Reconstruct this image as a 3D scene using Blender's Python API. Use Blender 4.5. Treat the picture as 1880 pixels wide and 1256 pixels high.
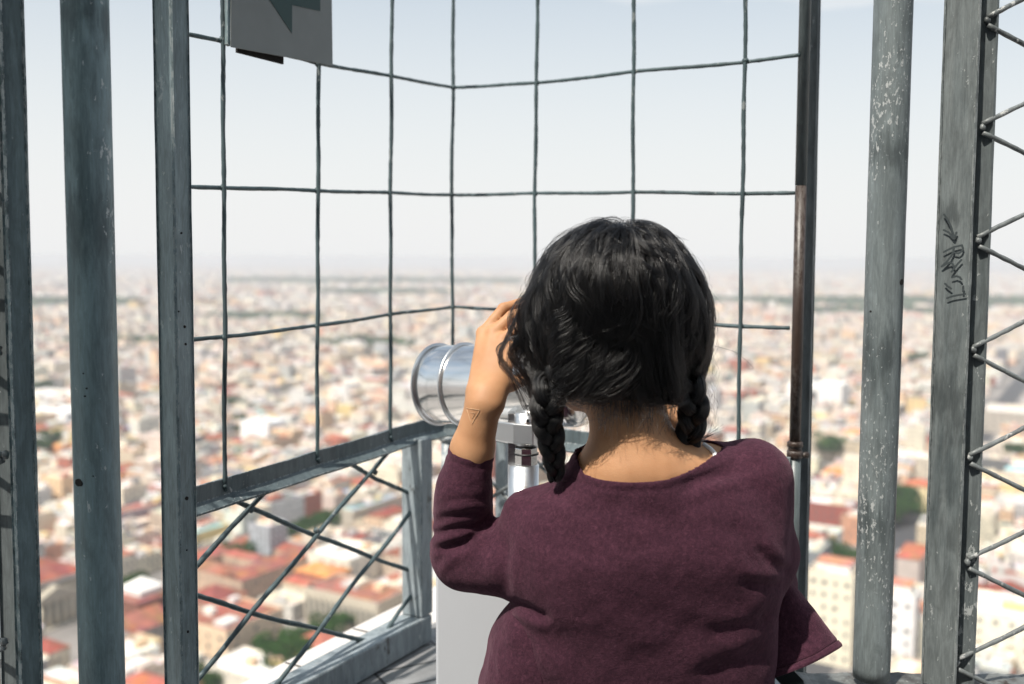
import bpy, bmesh, math, random
import numpy as np
from mathutils import Vector, Matrix, Quaternion
R = math.radians
random.seed(7)
NPR = np.random.RandomState(11)
scene = bpy.context.scene
for o in list(bpy.data.objects): bpy.data.objects.remove(o)
# ---------------------------------------------------------------- camera
EYE = Vector((0, 0, 1.55)); F = 1828.0; PW, PH = 1880, 1256
PITCH, ROLL = math.atan((628 - 473) / F), R(0.3)
cam_d = bpy.data.cameras.new("camera"); cam = bpy.data.objects.new("camera", cam_d)
scene.collection.objects.link(cam); scene.camera = cam
cam.location = EYE
cam.rotation_euler = (Matrix.Rotation(-PITCH, 3, 'X') @ Matrix.Rotation(R(90), 3, 'X') @ Matrix.Rotation(ROLL, 3, 'Z')).to_euler()
cam_d.sensor_width = 36; cam_d.lens = 36 * F / PW
cam_d.clip_start = 0.05; cam_d.clip_end = 90000
cam_d.dof.use_dof = True; cam_d.dof.focus_distance = 1.50; cam_d.dof.aperture_fstop = 3.0
CM = cam.rotation_euler.to_matrix()
def ray(px, py):
    return CM @ Vector(((px - PW / 2) / F, -(py - PH / 2) / F, -1))
def at(px, py, Y):                       # pixel + depth along world Y -> point
    d = ray(px, py); return EYE + d * (Y / d.y)
def atz(px, py, z):                      # pixel + height -> point
    d = ray(px, py); return EYE + d * ((z - EYE.z) / d.z)
def on_plane(px, py, A, B):              # pixel on the vertical plane through A, B
    n = Vector((B.y - A.y, -(B.x - A.x), 0)); d = ray(px, py)
    return EYE + d * ((A - EYE).dot(n) / d.dot(n))
CMi = CM.transposed()
def proj(p):
    v = CMi @ (Vector(p) - EYE); return (PW / 2 + F * v.x / -v.z, PH / 2 - F * v.y / -v.z)
# ---------------------------------------------------------------- light
SUN_EL, SUN_AZ = R(57), R(41)            # azimuth: degrees to the left of straight behind the camera
S = Vector((-math.sin(SUN_AZ) * math.cos(SUN_EL), -math.cos(SUN_AZ) * math.cos(SUN_EL), math.sin(SUN_EL)))
w = bpy.data.worlds.new("World"); scene.world = w; w.use_nodes = True
nt = w.node_tree; N = nt.nodes; L = nt.links
for n in list(N): N.remove(n)
wo = N.new('ShaderNodeOutputWorld'); bg = N.new('ShaderNodeBackground'); bg.inputs['Strength'].default_value = 0.122
sky = N.new('ShaderNodeTexSky'); sky.sky_type = 'NISHITA'; sky.sun_disc = False
sky.sun_elevation = SUN_EL; sky.sun_rotation = math.atan2(S.x, S.y)
sky.air_density = 1.0; sky.dust_density = 3.0; sky.ozone_density = 1.0; sky.altitude = 0
tc = N.new('ShaderNodeTexCoord'); mp = N.new('ShaderNodeMapping'); mp.inputs['Scale'].default_value = (1.6, 1.6, 7.0); mp.inputs['Location'].default_value = (0.4, 0.1, 0.2)
nz = N.new('ShaderNodeTexNoise'); nz.inputs['Scale'].default_value = 1.7; nz.inputs['Detail'].default_value = 7; nz.inputs['Roughness'].default_value = 0.55
cr = N.new('ShaderNodeValToRGB'); cr.color_ramp.elements[0].position = 0.44; cr.color_ramp.elements[1].position = 0.64
cr.color_ramp.elements[0].color = (0.0, 0.0, 0.0, 1); cr.color_ramp.elements[1].color = (0.75, 0.75, 0.75, 1)
# thin high cloud veil: evens the dome out towards a milky white, thicker low down
sep = N.new('ShaderNodeSeparateXYZ'); mr = N.new('ShaderNodeMapRange'); mr.inputs['From Min'].default_value = 0.0; mr.inputs['From Max'].default_value = 0.50
mr.inputs['To Min'].default_value = 0.92; mr.inputs['To Max'].default_value = 0.18; mr.interpolation_type = 'SMOOTHSTEP'
mx = N.new('ShaderNodeMath'); mx.operation = 'MAXIMUM'
mix = N.new('ShaderNodeMix'); mix.data_type = 'RGBA'; mix.blend_type = 'MIX'
VEIL = (6.75, 6.76, 6.76, 1)
mix.inputs[7].default_value = VEIL
L.new(tc.outputs['Generated'], mp.inputs['Vector']); L.new(mp.outputs[0], nz.inputs['Vector']); L.new(nz.outputs['Fac'], cr.inputs[0])
L.new(tc.outputs['Generated'], sep.inputs[0]); L.new(sep.outputs['Z'], mr.inputs['Value'])
L.new(cr.outputs[0], mx.inputs[0]); L.new(mr.outputs[0], mx.inputs[1]); L.new(mx.outputs[0], mix.inputs[0])
tint = N.new('ShaderNodeMix'); tint.data_type = 'RGBA'; tint.blend_type = 'MULTIPLY'; tint.inputs[0].default_value = 1; tint.inputs[7].default_value = (.88, 1.07, 1.04, 1); L.new(sky.outputs[0], tint.inputs[6]); L.new(tint.outputs[2], mix.inputs[6]); L.new(mix.outputs[2], bg.inputs['Color']); L.new(bg.outputs[0], wo.inputs[0])
sl = bpy.data.lights.new("sun", 'SUN'); sl.energy = 5.0; sl.angle = R(0.9); sl.color = (1.0, 0.935, 0.85)
so = bpy.data.objects.new("sun", sl); scene.collection.objects.link(so); so.rotation_euler = S.to_track_quat('Z', 'Y').to_euler()
scene.view_settings.view_transform = 'Standard'; scene.view_settings.look = 'None'
scene.view_settings.exposure = 0.20; scene.view_settings.gamma = 1
scene.cycles.max_bounces = 8; scene.cycles.diffuse_bounces = 3; scene.cycles.glossy_bounces = 3
scene.cycles.transparent_max_bounces = 8; scene.cycles.volume_bounces = 1
scene.cycles.use_denoising = True
# ---------------------------------------------------------------- helpers
COL = scene.collection
def tag(o, label=None, cat=None, group=None, kind=None):
    if label: o['label'] = label
    if cat: o['category'] = cat
    if group: o['group'] = group
    if kind: o['kind'] = kind
    return o
def empty(name, loc=(0, 0, 0), **k):
    o = bpy.data.objects.new(name, None); o.location = loc; o.empty_display_size = 0.1; COL.objects.link(o); return tag(o, **k)
def mesh_obj(name, verts, faces, mat=None, parent=None, smooth=False, mats=None, mi=None):
    me = bpy.data.meshes.new(name); me.from_pydata([tuple(v) for v in verts], [], [tuple(f) for f in faces])
    for m in (mats or ([mat] if mat else [])): me.materials.append(m)
    if mi is not None: me.polygons.foreach_set('material_index', mi)
    if smooth: me.polygons.foreach_set('use_smooth', [True] * len(me.polygons))
    me.update(); o = bpy.data.objects.new(name, me); COL.objects.link(o)
    if parent is not None:
        o.parent = parent; o.matrix_parent_inverse = Matrix.Translation(parent.location).inverted() if parent.location.length else Matrix.Identity(4)
    return o
class MB:                                # collects shapes for ONE mesh object
    def __init__(s): s.v = []; s.f = []; s.sm = []
    def add(s, vs, fs, smooth=False):
        b = len(s.v); s.v += [Vector(v) for v in vs]; s.f += [tuple(i + b for i in f) for f in fs]; s.sm += [smooth] * len(fs)
    def box(s, lo, hi, M=None):
        x0, y0, z0 = lo; x1, y1, z1 = hi
        vs = [Vector(c) for c in ((x0,y0,z0),(x1,y0,z0),(x1,y1,z0),(x0,y1,z0),(x0,y0,z1),(x1,y0,z1),(x1,y1,z1),(x0,y1,z1))]
        if M is not None: vs = [M @ v for v in vs]
        s.add(vs, [(0,3,2,1),(4,5,6,7),(0,1,5,4),(1,2,6,5),(2,3,7,6),(3,0,4,7)])
    def tube(s, pts, rad, n=10, caps=True, up=None, twist=0, prof=None, smooth=True):
        pts = [Vector(p) for p in pts]; m = len(pts)
        rr = [rad] * m if not hasattr(rad, '__len__') else rad
        t0 = (pts[1] - pts[0]).normalized(); u = Vector(up) if up else (Vector((0,0,1)) if abs(t0.z) < .9 else Vector((1,0,0)))
        u = (u - t0 * u.dot(t0)).normalized(); vs = []
        for i, p in enumerate(pts):
            t = (pts[min(i + 1, m - 1)] - pts[max(i - 1, 0)]).normalized(); u = (u - t * u.dot(t)).normalized(); b = t.cross(u)
            for k in range(n):
                a = 2 * math.pi * k / n + twist * i; q = prof[k] if prof else 1
                vs.append(p + (u * math.cos(a) + b * math.sin(a)) * rr[i] * q)
        fs = [(i*n+k, i*n+(k+1)%n, (i+1)*n+(k+1)%n, (i+1)*n+k) for i in range(m-1) for k in range(n)]
        if caps: fs += [tuple(range(n))[::-1], tuple((m-1)*n+k for k in range(n))]
        s.add(vs, fs, smooth)
    def build(s, name, mat=None, parent=None, bevel=0, **k):
        o = mesh_obj(name, s.v, s.f, mat, parent, **k); o.data.polygons.foreach_set('use_smooth', s.sm)
        if bevel:
            b = o.modifiers.new('b', 'BEVEL'); b.width = bevel; b.segments = 2; b.limit_method = 'ANGLE'; b.angle_limit = R(40); b.harden_normals = False
        return o
def prism(mb, corners, ax, h0, h1):      # extrude polygon (list of Vectors) along ax from h0 to h1
    ax = Vector(ax).normalized(); n = len(corners)
    vs = [c + ax * h0 for c in corners] + [c + ax * h1 for c in corners]
    mb.add(vs, [tuple(range(n))[::-1], tuple(range(n, 2*n))] + [(i, (i+1)%n, n+(i+1)%n, n+i) for i in range(n)])
def new_mat(name):
    m = bpy.data.materials.new(name); m.use_nodes = True; t = m.node_tree; p = t.nodes['Principled BSDF']; return m, t, t.nodes, t.links, p
def node(nodes, kind, **k):
    n = nodes.new(kind)
    for a, v in k.items():
        if a in n.inputs.keys(): n.inputs[a].default_value = v
        else: setattr(n, a, v)
    return n
def ramp(nodes, *stops, interp='LINEAR'):
    r = nodes.new('ShaderNodeValToRGB'); r.color_ramp.interpolation = interp; e = r.color_ramp.elements
    while len(e) < len(stops): e.new(0.5)
    for i, (p, c) in enumerate(stops): e[i].position = p; e[i].color = (c, c, c, 1) if not hasattr(c, '__len__') else (*c, 1)
    return r
def mixc(nodes, links, fac, a, b, mode='MIX'):
    m = nodes.new('ShaderNodeMix'); m.data_type = 'RGBA'; m.blend_type = mode; m.clamp_result = False
    for sock, v in ((m.inputs[0], fac), (m.inputs[6], a), (m.inputs[7], b)):
        if hasattr(v, 'is_output') or hasattr(v, 'links'): links.new(v, sock)
        elif hasattr(v, '__len__'): sock.default_value = (*v, 1)
        else: sock.default_value = v
    return m.outputs[2]
def bumpn(nodes, links, h, strength, dist, p):
    b = nodes.new('ShaderNodeBump'); b.inputs['Strength'].default_value = strength; b.inputs['Distance'].default_value = dist
    links.new(h, b.inputs['Height']); links.new(b.outputs[0], p.inputs['Normal']); return b
def plain(name, col, rough=.6, metal=0, var=.12, scale=8):
    m, t, n, l, p = new_mat(name); tcn = n.new('ShaderNodeTexCoord'); z = node(n, 'ShaderNodeTexNoise', Scale=scale, Detail=6.0)
    l.new(tcn.outputs['Object'], z.inputs['Vector']); r = ramp(n, (.3, 1 - var), (.7, 1 + var)); l.new(z.outputs['Fac'], r.inputs[0])
    l.new(mixc(n, l, 1.0, col, r.outputs[0], 'MULTIPLY'), p.inputs['Base Color']); p.inputs['Roughness'].default_value = rough; p.inputs['Metallic'].default_value = metal
    return m
def steel(name, base, dark, pale, streak=1.0, chips=.5, rough=.45, loc=0.0, rust=0.0, grime=.6, edge=.7, fine=1.0, stain=None):
    """old layered paint on steel: brushed vertical streaks, darker grime, pale chips, dents"""
    m, t, n, l, p = new_mat(name); tcn = n.new('ShaderNodeTexCoord')
    def M(sc, off=0): q = node(n, 'ShaderNodeMapping'); q.inputs['Scale'].default_value = sc; q.inputs['Location'].default_value = (loc + off, loc * 1.7, loc * .6 + off); l.new(tcn.outputs['Object'], q.inputs[0]); return q.outputs[0]
    a = node(n, 'ShaderNodeTexNoise', Scale=1.0, Detail=9.0, Roughness=.62, Distortion=.3); l.new(M((38, 38, 5)), a.inputs['Vector'])
    b = node(n, 'ShaderNodeTexNoise', Scale=1.0, Detail=4.0, Roughness=.5); l.new(M((7, 7, 2.3), 3), b.inputs['Vector'])
    c = node(n, 'ShaderNodeTexNoise', Scale=1.0, Detail=3.0, Roughness=.7); l.new(M((420, 420, 30), 7), c.inputs['Vector'])
    d = node(n, 'ShaderNodeTexNoise', Scale=1.0, Detail=6.0, Roughness=.65); l.new(M((95 * fine, 95 * fine, 48 * fine), 5), d.inputs['Vector'])
    ra = ramp(n, (.40, 0), (.62, 1)); l.new(a.outputs['Fac'], ra.inputs[0])
    rb = ramp(n, (.36, 0), (.66, 1)); l.new(b.outputs['Fac'], rb.inputs[0])
    ab = node(n, 'ShaderNodeMath', operation='MULTIPLY'); l.new(ra.outputs[0], ab.inputs[0]); l.new(rb.outputs[0], ab.inputs[1])
    c1 = mixc(n, l, ab.outputs[0], base, dark)
    rc = ramp(n, (.42, .82), (.6, 1.16)); l.new(c.outputs['Fac'], rc.inputs[0])
    c2 = mixc(n, l, .55 * streak, c1, rc.outputs[0], 'MULTIPLY')
    g = node(n, 'ShaderNodeTexNoise', Scale=1.0, Detail=8.0, Roughness=.72, Distortion=.6); l.new(M((60, 60, 16), 21), g.inputs['Vector'])
    rg = ramp(n, (.38, .58), (.60, 1.18)); l.new(g.outputs['Fac'], rg.inputs[0]); c2 = mixc(n, l, grime, c2, rg.outputs[0], 'MULTIPLY')
    pv = node(n, 'ShaderNodeTexNoise', Scale=1.0, Detail=3.0, Roughness=.6); l.new(M((330, 330, 210), 31), pv.inputs['Vector'])
    rp_ = ramp(n, (.66, 0), (.70, 1)); l.new(pv.outputs['Fac'], rp_.inputs[0]); rp2 = ramp(n, (.5, 0), (.7, 1)); l.new(g.outputs['Fac'], rp2.inputs[0])
    pm = node(n, 'ShaderNodeMath', operation='MULTIPLY'); l.new(rp_.outputs[0], pm.inputs[0]); l.new(rp2.outputs[0], pm.inputs[1]); c2 = mixc(n, l, pm.outputs[0], c2, dark)
    for zc_, zh in (stain or ()):
        sx = n.new('ShaderNodeSeparateXYZ'); l.new(tcn.outputs['Object'], sx.inputs[0]); s1 = node(n, 'ShaderNodeMath', operation='SUBTRACT'); l.new(sx.outputs[2], s1.inputs[0]); s1.inputs[1].default_value = zc_; s2 = node(n, 'ShaderNodeMath', operation='ABSOLUTE'); l.new(s1.outputs[0], s2.inputs[0])
        s3 = node(n, 'ShaderNodeMapRange'); l.new(s2.outputs[0], s3.inputs['Value']); s3.inputs['From Min'].default_value = 0; s3.inputs['From Max'].default_value = zh; s3.inputs['To Min'].default_value = .22; s3.inputs['To Max'].default_value = -.15
        sn = node(n, 'ShaderNodeTexNoise', Scale=1.0, Detail=7.0, Roughness=.7); l.new(M((48, 48, 9), 51 + zc_ * 9), sn.inputs['Vector']); s4 = node(n, 'ShaderNodeMath', operation='ADD'); l.new(sn.outputs['Fac'], s4.inputs[0]); l.new(s3.outputs[0], s4.inputs[1]); s5 = ramp(n, (.58, 0), (.74, .6)); l.new(s4.outputs[0], s5.inputs[0]); c2 = mixc(n, l, s5.outputs[0], c2, tuple(.42 * q_ for q_ in dark))
    # chips: where detailed noise is very high inside wider damaged areas
    w2 = node(n, 'ShaderNodeTexNoise', Scale=1.0, Detail=2.0); l.new(M((11, 11, 3.2), 11), w2.inputs['Vector'])
    ad = node(n, 'ShaderNodeMath', operation='ADD'); l.new(d.outputs['Fac'], ad.inputs[0])
    mu = node(n, 'ShaderNodeMath', operation='MULTIPLY'); mu.inputs[1].default_value = .42; l.new(w2.outputs['Fac'], mu.inputs[0]); l.new(mu.outputs[0], ad.inputs[1])
    t0 = .965 - .10 * chips
    rd = ramp(n, (t0, 0), (t0 + .012, 1)); l.new(ad.outputs[0], rd.inputs[0])
    c3 = mixc(n, l, rd.outputs[0], c2, tuple(.55 * a_ + .45 * b_ for a_, b_ in zip(pale, base)))
    if rust:
        e = node(n, 'ShaderNodeTexNoise', Scale=1.0, Detail=8.0, Roughness=.7); l.new(M((26, 26, 14), 17), e.inputs['Vector'])
        re = ramp(n, (.66 - .14 * rust, 0), (.72 - .1 * rust, 1)); l.new(e.outputs['Fac'], re.inputs[0]); c3 = mixc(n, l, re.outputs[0], c3, (.035, .022, .014))
    bv = n.new('ShaderNodeBevel'); bv.samples = 4; bv.inputs['Radius'].default_value = .0032; ge = n.new('ShaderNodeNewGeometry'); dt = node(n, 'ShaderNodeVectorMath', operation='DOT_PRODUCT'); l.new(bv.outputs[0], dt.inputs[0]); l.new(ge.outputs['True Normal'], dt.inputs[1])
    ed = node(n, 'ShaderNodeMath', operation='LESS_THAN'); l.new(dt.outputs['Value'], ed.inputs[0]); ed.inputs[1].default_value = .972
    en = node(n, 'ShaderNodeTexNoise', Scale=1.0, Detail=4.0, Roughness=.7); l.new(M((150, 150, 60), 41), en.inputs['Vector']); e1 = ramp(n, (.50, 0), (.53, 1)); l.new(en.outputs['Fac'], e1.inputs[0]); e2 = ramp(n, (.36, 1), (.39, 0)); l.new(en.outputs['Fac'], e2.inputs[0])
    for er, ec in ((e1, pale), (e2, (.012, .012, .012))):
        em = node(n, 'ShaderNodeMath', operation='MULTIPLY'); l.new(ed.outputs[0], em.inputs[0]); l.new(er.outputs[0], em.inputs[1]); em2 = node(n, 'ShaderNodeMath', operation='MULTIPLY'); l.new(em.outputs[0], em2.inputs[0]); em2.inputs[1].default_value = edge; c3 = mixc(n, l, em2.outputs[0], c3, ec)
    l.new(c3, p.inputs['Base Color'])
    rr = ramp(n, (.3, rough - .1), (.7, rough + .18)); l.new(b.outputs['Fac'], rr.inputs[0]); l.new(rr.outputs[0], p.inputs['Roughness'])
    h = node(n, 'ShaderNodeMath', operation='MULTIPLY_ADD'); l.new(d.outputs['Fac'], h.inputs[0]); h.inputs[1].default_value = .6; l.new(a.outputs['Fac'], h.inputs[2])
    h2 = node(n, 'ShaderNodeMath', operation='ADD'); l.new(h.outputs[0], h2.inputs[0]); l.new(rd.outputs[0], h2.inputs[1])
    bumpn(n, l, h2.outputs[0], .45, .0011, p)
    return m
M_post = steel('post_paint', (.180, .242, .255), (.065, .095, .104), (.5, .53, .53), 1, .55)
M_pipe = steel('pipe_paint', (.175, .250, .268), (.070, .112, .124), (.6, .62, .62), .9, .55, loc=4.1, edge=0, stain=((1.59, .13), (1.86, .10), (.95, .10)))
M_worn = steel('worn_paint', (.165, .186, .186), (.078, .096, .10), (.45, .47, .46), 1.2, .8, loc=9.3, edge=.35, stain=((1.33, .17), (1.62, .08)))
M_wornpipe = steel('worn_pipe_paint', (.172, .200, .203), (.070, .090, .095), (.62, .63, .62), 1.1, 1.2, loc=2.7, edge=0, fine=2.1, stain=((1.40, .14), (1.12, .12), (1.72, .08)))
M_gate = steel('gate_post_paint', (.230, .292, .305), (.105, .148, .158), (.45, .49, .49), 1.2, .8, loc=5.2, edge=.6)
M_slim = steel('slim_post_paint', (.17, .19, .20), (.10, .115, .12), (.4, .42, .42), .8, .4, loc=17, edge=0)
M_conduit = steel('conduit_paint', (.105, .128, .132), (.05, .062, .066), (.25, .26, .26), .8, .2, loc=23, edge=0)
M_flange = steel('flange_paint', (.15, .17, .172), (.06, .075, .078), (.5, .52, .51), 1.0, 1.0, loc=14, edge=0)
M_wire = steel('wire_paint', (.066, .100, .108), (.03, .048, .054), (.30, .31, .30), .7, 1.1, rough=.5, loc=6, edge=0)
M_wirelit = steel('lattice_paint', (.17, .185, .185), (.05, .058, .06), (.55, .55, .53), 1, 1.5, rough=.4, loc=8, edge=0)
M_rail = steel('rail_paint', (.105, .135, .145), (.055, .078, .086), (.5, .52, .52), .8, .7, loc=1)
M_lightpost = steel('pale_post_paint', (.27, .31, .33), (.16, .195, .21), (.55, .55, .53), .6, .6, loc=12, rust=.35)
# ================================================================ LOOKOUT: deck, parapet, fence
DECK = 0.0
A = at(353, 470, 1.63); Bc = at(832, 470, 2.30); C = at(1452, 470, 1.83)   # fence line: near end, corner, near end
for q in (A, Bc, C): q.z = 0
def fp(px, py): return on_plane(px, py, A, Bc)
def fq(px, py): return on_plane(px, py, C, Bc)
dAB = (Bc - A).normalized(); nAB = Vector((dAB.y, -dAB.x, 0))              # nAB points to the deck side
dCB = (Bc - C).normalized(); nCB = Vector((-dCB.y, dCB.x, 0))
if nAB.y > 0: nAB = -nAB
if nCB.y > 0: nCB = -nCB
TOPZ = 2.62
def wobbly(p, q, n, amp):
    out = []
    for i in range(n + 1):
        t = i / n; s = math.sin(math.pi * t)
        out.append(p.lerp(q, t) + Vector((random.uniform(-1, 1), random.uniform(-1, 1), random.uniform(-1, 1))) * amp * min(1, 3 * s))
    return out
def rod(mb, pts, r, step=.012, amp=.0007, seg=10):                          # bent, lumpy painted wire through pts
    path = []
    for a, b in zip(pts[:-1], pts[1:]):
        n = max(2, int((b - a).length / step)); path += [a.lerp(b, i / n) for i in range(n)]
    path.append(pts[-1])
    sm = []; ph = random.uniform(0, 9)
    for i, p in enumerate(path):
        sm.append(p + Vector((math.sin(i * .31 + ph), math.sin(i * .23 + ph * 2), math.sin(i * .27 + ph * 3))) * amp + Vector([random.uniform(-1, 1) * amp * .25 for _ in range(3)]))
    mb.tube(sm, [r * random.uniform(.9, 1.12) for _ in sm], n=seg)
def weld(mb, p, r):
    vs = []; fs = []; n, m = 8, 5
    for i in range(m + 1):
        for k in range(n):
            a, b = math.pi * i / m, 2 * math.pi * k / n; rr = r * random.uniform(.8, 1.2)
            vs.append(p + Vector((math.sin(a) * math.cos(b), math.sin(a) * math.sin(b), math.cos(a))) * rr)
    for i in range(m):
        for k in range(n): fs.append((i*n+k, i*n+(k+1)%n, (i+1)*n+(k+1)%n, (i+1)*n+k))
    mb.add(vs, fs, True)
fence = empty('safety_fence', (Bc.x, Bc.y, 0.7), label='tall corner fence of square wire mesh with crossed rods below, around the telescope', cat='fence')
# wires of the mesh, traced node by node on the two fence planes
H1 = [(345,62),(408,73),(585,115),(718,139),(832,160)]; H1b = [(832,160),(985,152),(1163,131),(1368,113),(1466,101)]
H2 = [(345,343),(411,344),(584,350),(717,354),(829,358)]; H2b = [(829,358),(983,355),(1162,353),(1364,355),(1458,355)]
H3 = [(345,626),(412,619),(583,599),(718,578),(831,564)]; H3b = [(831,564),(960,570),(1100,583),(1358,599),(1448,603)]
mb = MB()
for h in (H1, H2, H3): rod(mb, [fp(*p) - nAB * .005 for p in h], .0036)
V = [[(409,-260),(409,73),(411,344),(413,620),(412,893)], [(586,-220),(585,118),(584,350),(583,599),(582,842)], [(720,-190),(719,139),(717,354),(717,578),(717,803)]]
for v in V:
    rod(mb, [fp(*p) for p in v], .0040)
    for p in v[1:4]: weld(mb, fp(*p) - nAB * .002, .0058)
ytop = -260
mb.build('wire_mesh', M_wire, fence)
mb = MB()
rod(mb, [on_plane(832, -170, A, Bc), fp(832,160), fp(829,358), fp(831,564), fp(830,790)], .0040)
for h in (H1b, H2b, H3b): rod(mb, [fq(*p) - nCB * .005 for p in h], .0036)
V2 = [[(989,-190),(985,152),(982,355),(981,566),(980,790)], [(1166,-210),(1163,133),(1162,353),(1163,580),(1160,806)], [(1369,-240),(1368,111),(1363,355),(1359,599),(1355,832)]]
for v in V2:
    rod(mb, [fq(*p) for p in v], .0040)
    for p in v[1:4]: weld(mb, fq(*p) - nCB * .002, .0058)
for p in ((832,160),(829,358),(831,564)): weld(mb, fp(*p), .006)
mb.build('wire_mesh', M_wire, fence)
# top rail of the mesh, out of the picture
mb = MB()
for P, Q in ((A, Bc), (C, Bc)):
    mb.tube([Vector((P.x, P.y, TOPZ - .3)), Vector((Q.x, Q.y, TOPZ - .3))], .016, n=4, smooth=False)
mb.build('top_rail', M_post, fence, bevel=.002)
# middle rail: angle iron with an upstanding flange behind and a sloping lip towards the deck
def angle_rail(pts, nrm, up_h, lip, th=.004):
    mb = MB(); outs = []
    for i, p in enumerate(pts):
        n = nrm[i]; u = Vector((0, 0, 1)); b = -n
        prof = [p + u * up_h, p + u * up_h + b * th, p + b * th - u * .030, p - u * .030 + n * lip * .3, p - u * .034 + n * lip, p - u * .030 + n * (lip + .0015), p - u * .022 + n * lip * .35, p - u * .016]
        outs.append(prof)
    k = 8; vs = [v + Vector((0, 0, random.uniform(-.0006, .0006))) for o in outs for v in o]
    fs = [(i*k+j, i*k+(j+1)%k, (i+1)*k+(j+1)%k, (i+1)*k+j) for i in range(len(outs)-1) for j in range(k)] + [tuple(range(k)), tuple((len(outs)-1)*k+j for j in range(k))[::-1]]
    mb.add(vs, fs); return mb
rail_px = [(340,905),(412,883),(470,866),(530,848),(585,830),(640,815),(690,800),(735,785),(775,774),(812,768)]
pl = []
for a, b in zip(rail_px[:-1], rail_px[1:]):
    for i in range(3): pl.append(fp(a[0] + (b[0]-a[0]) * i / 3, a[1] + (b[1]-a[1]) * i / 3 + 8))
pl.append(fp(*rail_px[-1]) + Vector((0, 0, -.008)))
nr = [nAB] * len(pl)
for k, px in enumerate((850, 885, 925, 980, 1040, 1100, 1200, 1300, 1380, 1450)):
    if px < 900: pl.append(at(px, 774 + k, 2.27)); nr.append((nAB + nCB).normalized())
    else: pl.append(fq(px, 776 + (px - 925) * .13 + 8)); nr.append(nCB)
angle_rail(pl, nr, .012, .014).build('middle_rail', M_rail, fence)
mb = MB()
for x, y in ((412, 893), (583, 842), (717, 803)): weld(mb, fp(x, y) + nAB * .001, .0048); weld(mb, fp(x + 2, y + 5) + nAB * .001, .0042)
mb.build('weld_beads', M_wire, fence)
# lower rail and parapet kerb
LOWZ = EYE.z - .797
def boxrail(P, Q, n, z1, z0, inner, outer):
    mb = MB(); c = [P + n * inner, Q + n * inner, Q - n * outer, P - n * outer]; c = [Vector((v.x, v.y, 0)) for v in c]; prism(mb, c, (0, 0, 1), z0, z1); return mb
Pn = A - dAB * .35
boxrail(Pn, Bc - dAB * .13 , nAB, LOWZ, LOWZ - .062, .030, .030).build('lower_rail', M_lightpost, fence, bevel=.004)
boxrail(C - dCB * .1, Bc - dCB * .08, nCB, LOWZ, LOWZ - .062, .030, .030).build('lower_rail', M_lightpost, fence, bevel=.004)
# corner posts of the lower panel
def sq_post(mb, c, d, hw, hd, z0, z1):
    d = d.normalized(); n = Vector((d.y, -d.x, 0)); cc = [c + d * hw + n * hd, c + d * hw - n * hd, c - d * hw - n * hd, c - d * hw + n * hd]
    prism(mb, [Vector((v.x, v.y, 0)) for v in cc], (0, 0, 1), z0, z1)
mb = MB(); pc = fp(766, 960); sq_post(mb, pc, dAB, .022, .027, LOWZ + .001, EYE.z - .397); mb.build('corner_post', M_lightpost, fence, bevel=.003)
mb = MB(); sq_post(mb, at(924, 820, 2.34), dCB, .0155, .012, LOWZ, EYE.z - .395); mb.build('post', M_lightpost, fence, bevel=.002)
mb = MB(); c = at(822, 820, 2.36); mb.tube([Vector((c.x, c.y, LOWZ - .05)), Vector((c.x, c.y, EYE.z - .396))], .016, n=20)
mb.tube([Vector((c.x, c.y, EYE.z - .437)), Vector((c.x, c.y, EYE.z - .425))], .0205, n=20); mb.build('post', M_lightpost, fence)
# crossed rods
mb = MB(); O = nAB * -.004
for a, b, k in (((505,888),(356,1050),0),((722,822),(366,1247),0),((762,934),(505,1268),0),((770,1078),(703,1176),0),
             ((642,846),(759,907),1),((418,912),(763,1051),1),((356,1093),(696,1182),1)):
    rod(mb, [fp(*a) + O * (1 + 2 * k), fp((a[0]+b[0])/2, (a[1]+b[1])/2 + (5 if k else -4)) + O * (1 + 2 * k), fp(*b) + O * (1 + 2 * k)], .0046, amp=.0009)
for p in ((466,937),(456,0),(693,868),(585,975),(845,0)): 
    if p[1]: weld(mb, fp(*p) + O * 1.5, .0058)
mb.build('crossed_rods', M_wire, fence)
mb = MB()
Lc = (Bc - C).length; zt, zb = EYE.z - .41, LOWZ + .002; hh_ = zt - zb
def rp(t, z): q = C + dCB * t + nCB * .003; return Vector((q.x, q.y, z))
for k in range(-4, 8):
    t0 = k * .215 + .055; run = hh_ * 1.45
    for sgn in (1, -1):
        ta, tb = (t0, t0 + run) if sgn > 0 else (t0 + run, t0); za, zb2 = zt, zb
        pa, pb = rp(ta, za), rp(tb, zb2); lo, hi = 0.0, 1.0
        for lim, side in ((0.02, 1), (Lc - .06, -1)):
            f0, f1 = (ta - lim) * side, (tb - lim) * side
            if f0 < 0 and f1 < 0: lo, hi = 1, 0
            elif f0 < 0: lo = max(lo, -f0 / (f1 - f0))
            elif f1 < 0: hi = min(hi, f0 / (f0 - f1))
        if hi - lo > .06: rod(mb, [pa.lerp(pb, lo) + nCB * .004 * (sgn + 1), pa.lerp(pb, hi) + nCB * .004 * (sgn + 1)], .0042)
mb.build('crossed_rods', M_wirelit, fence)
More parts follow.
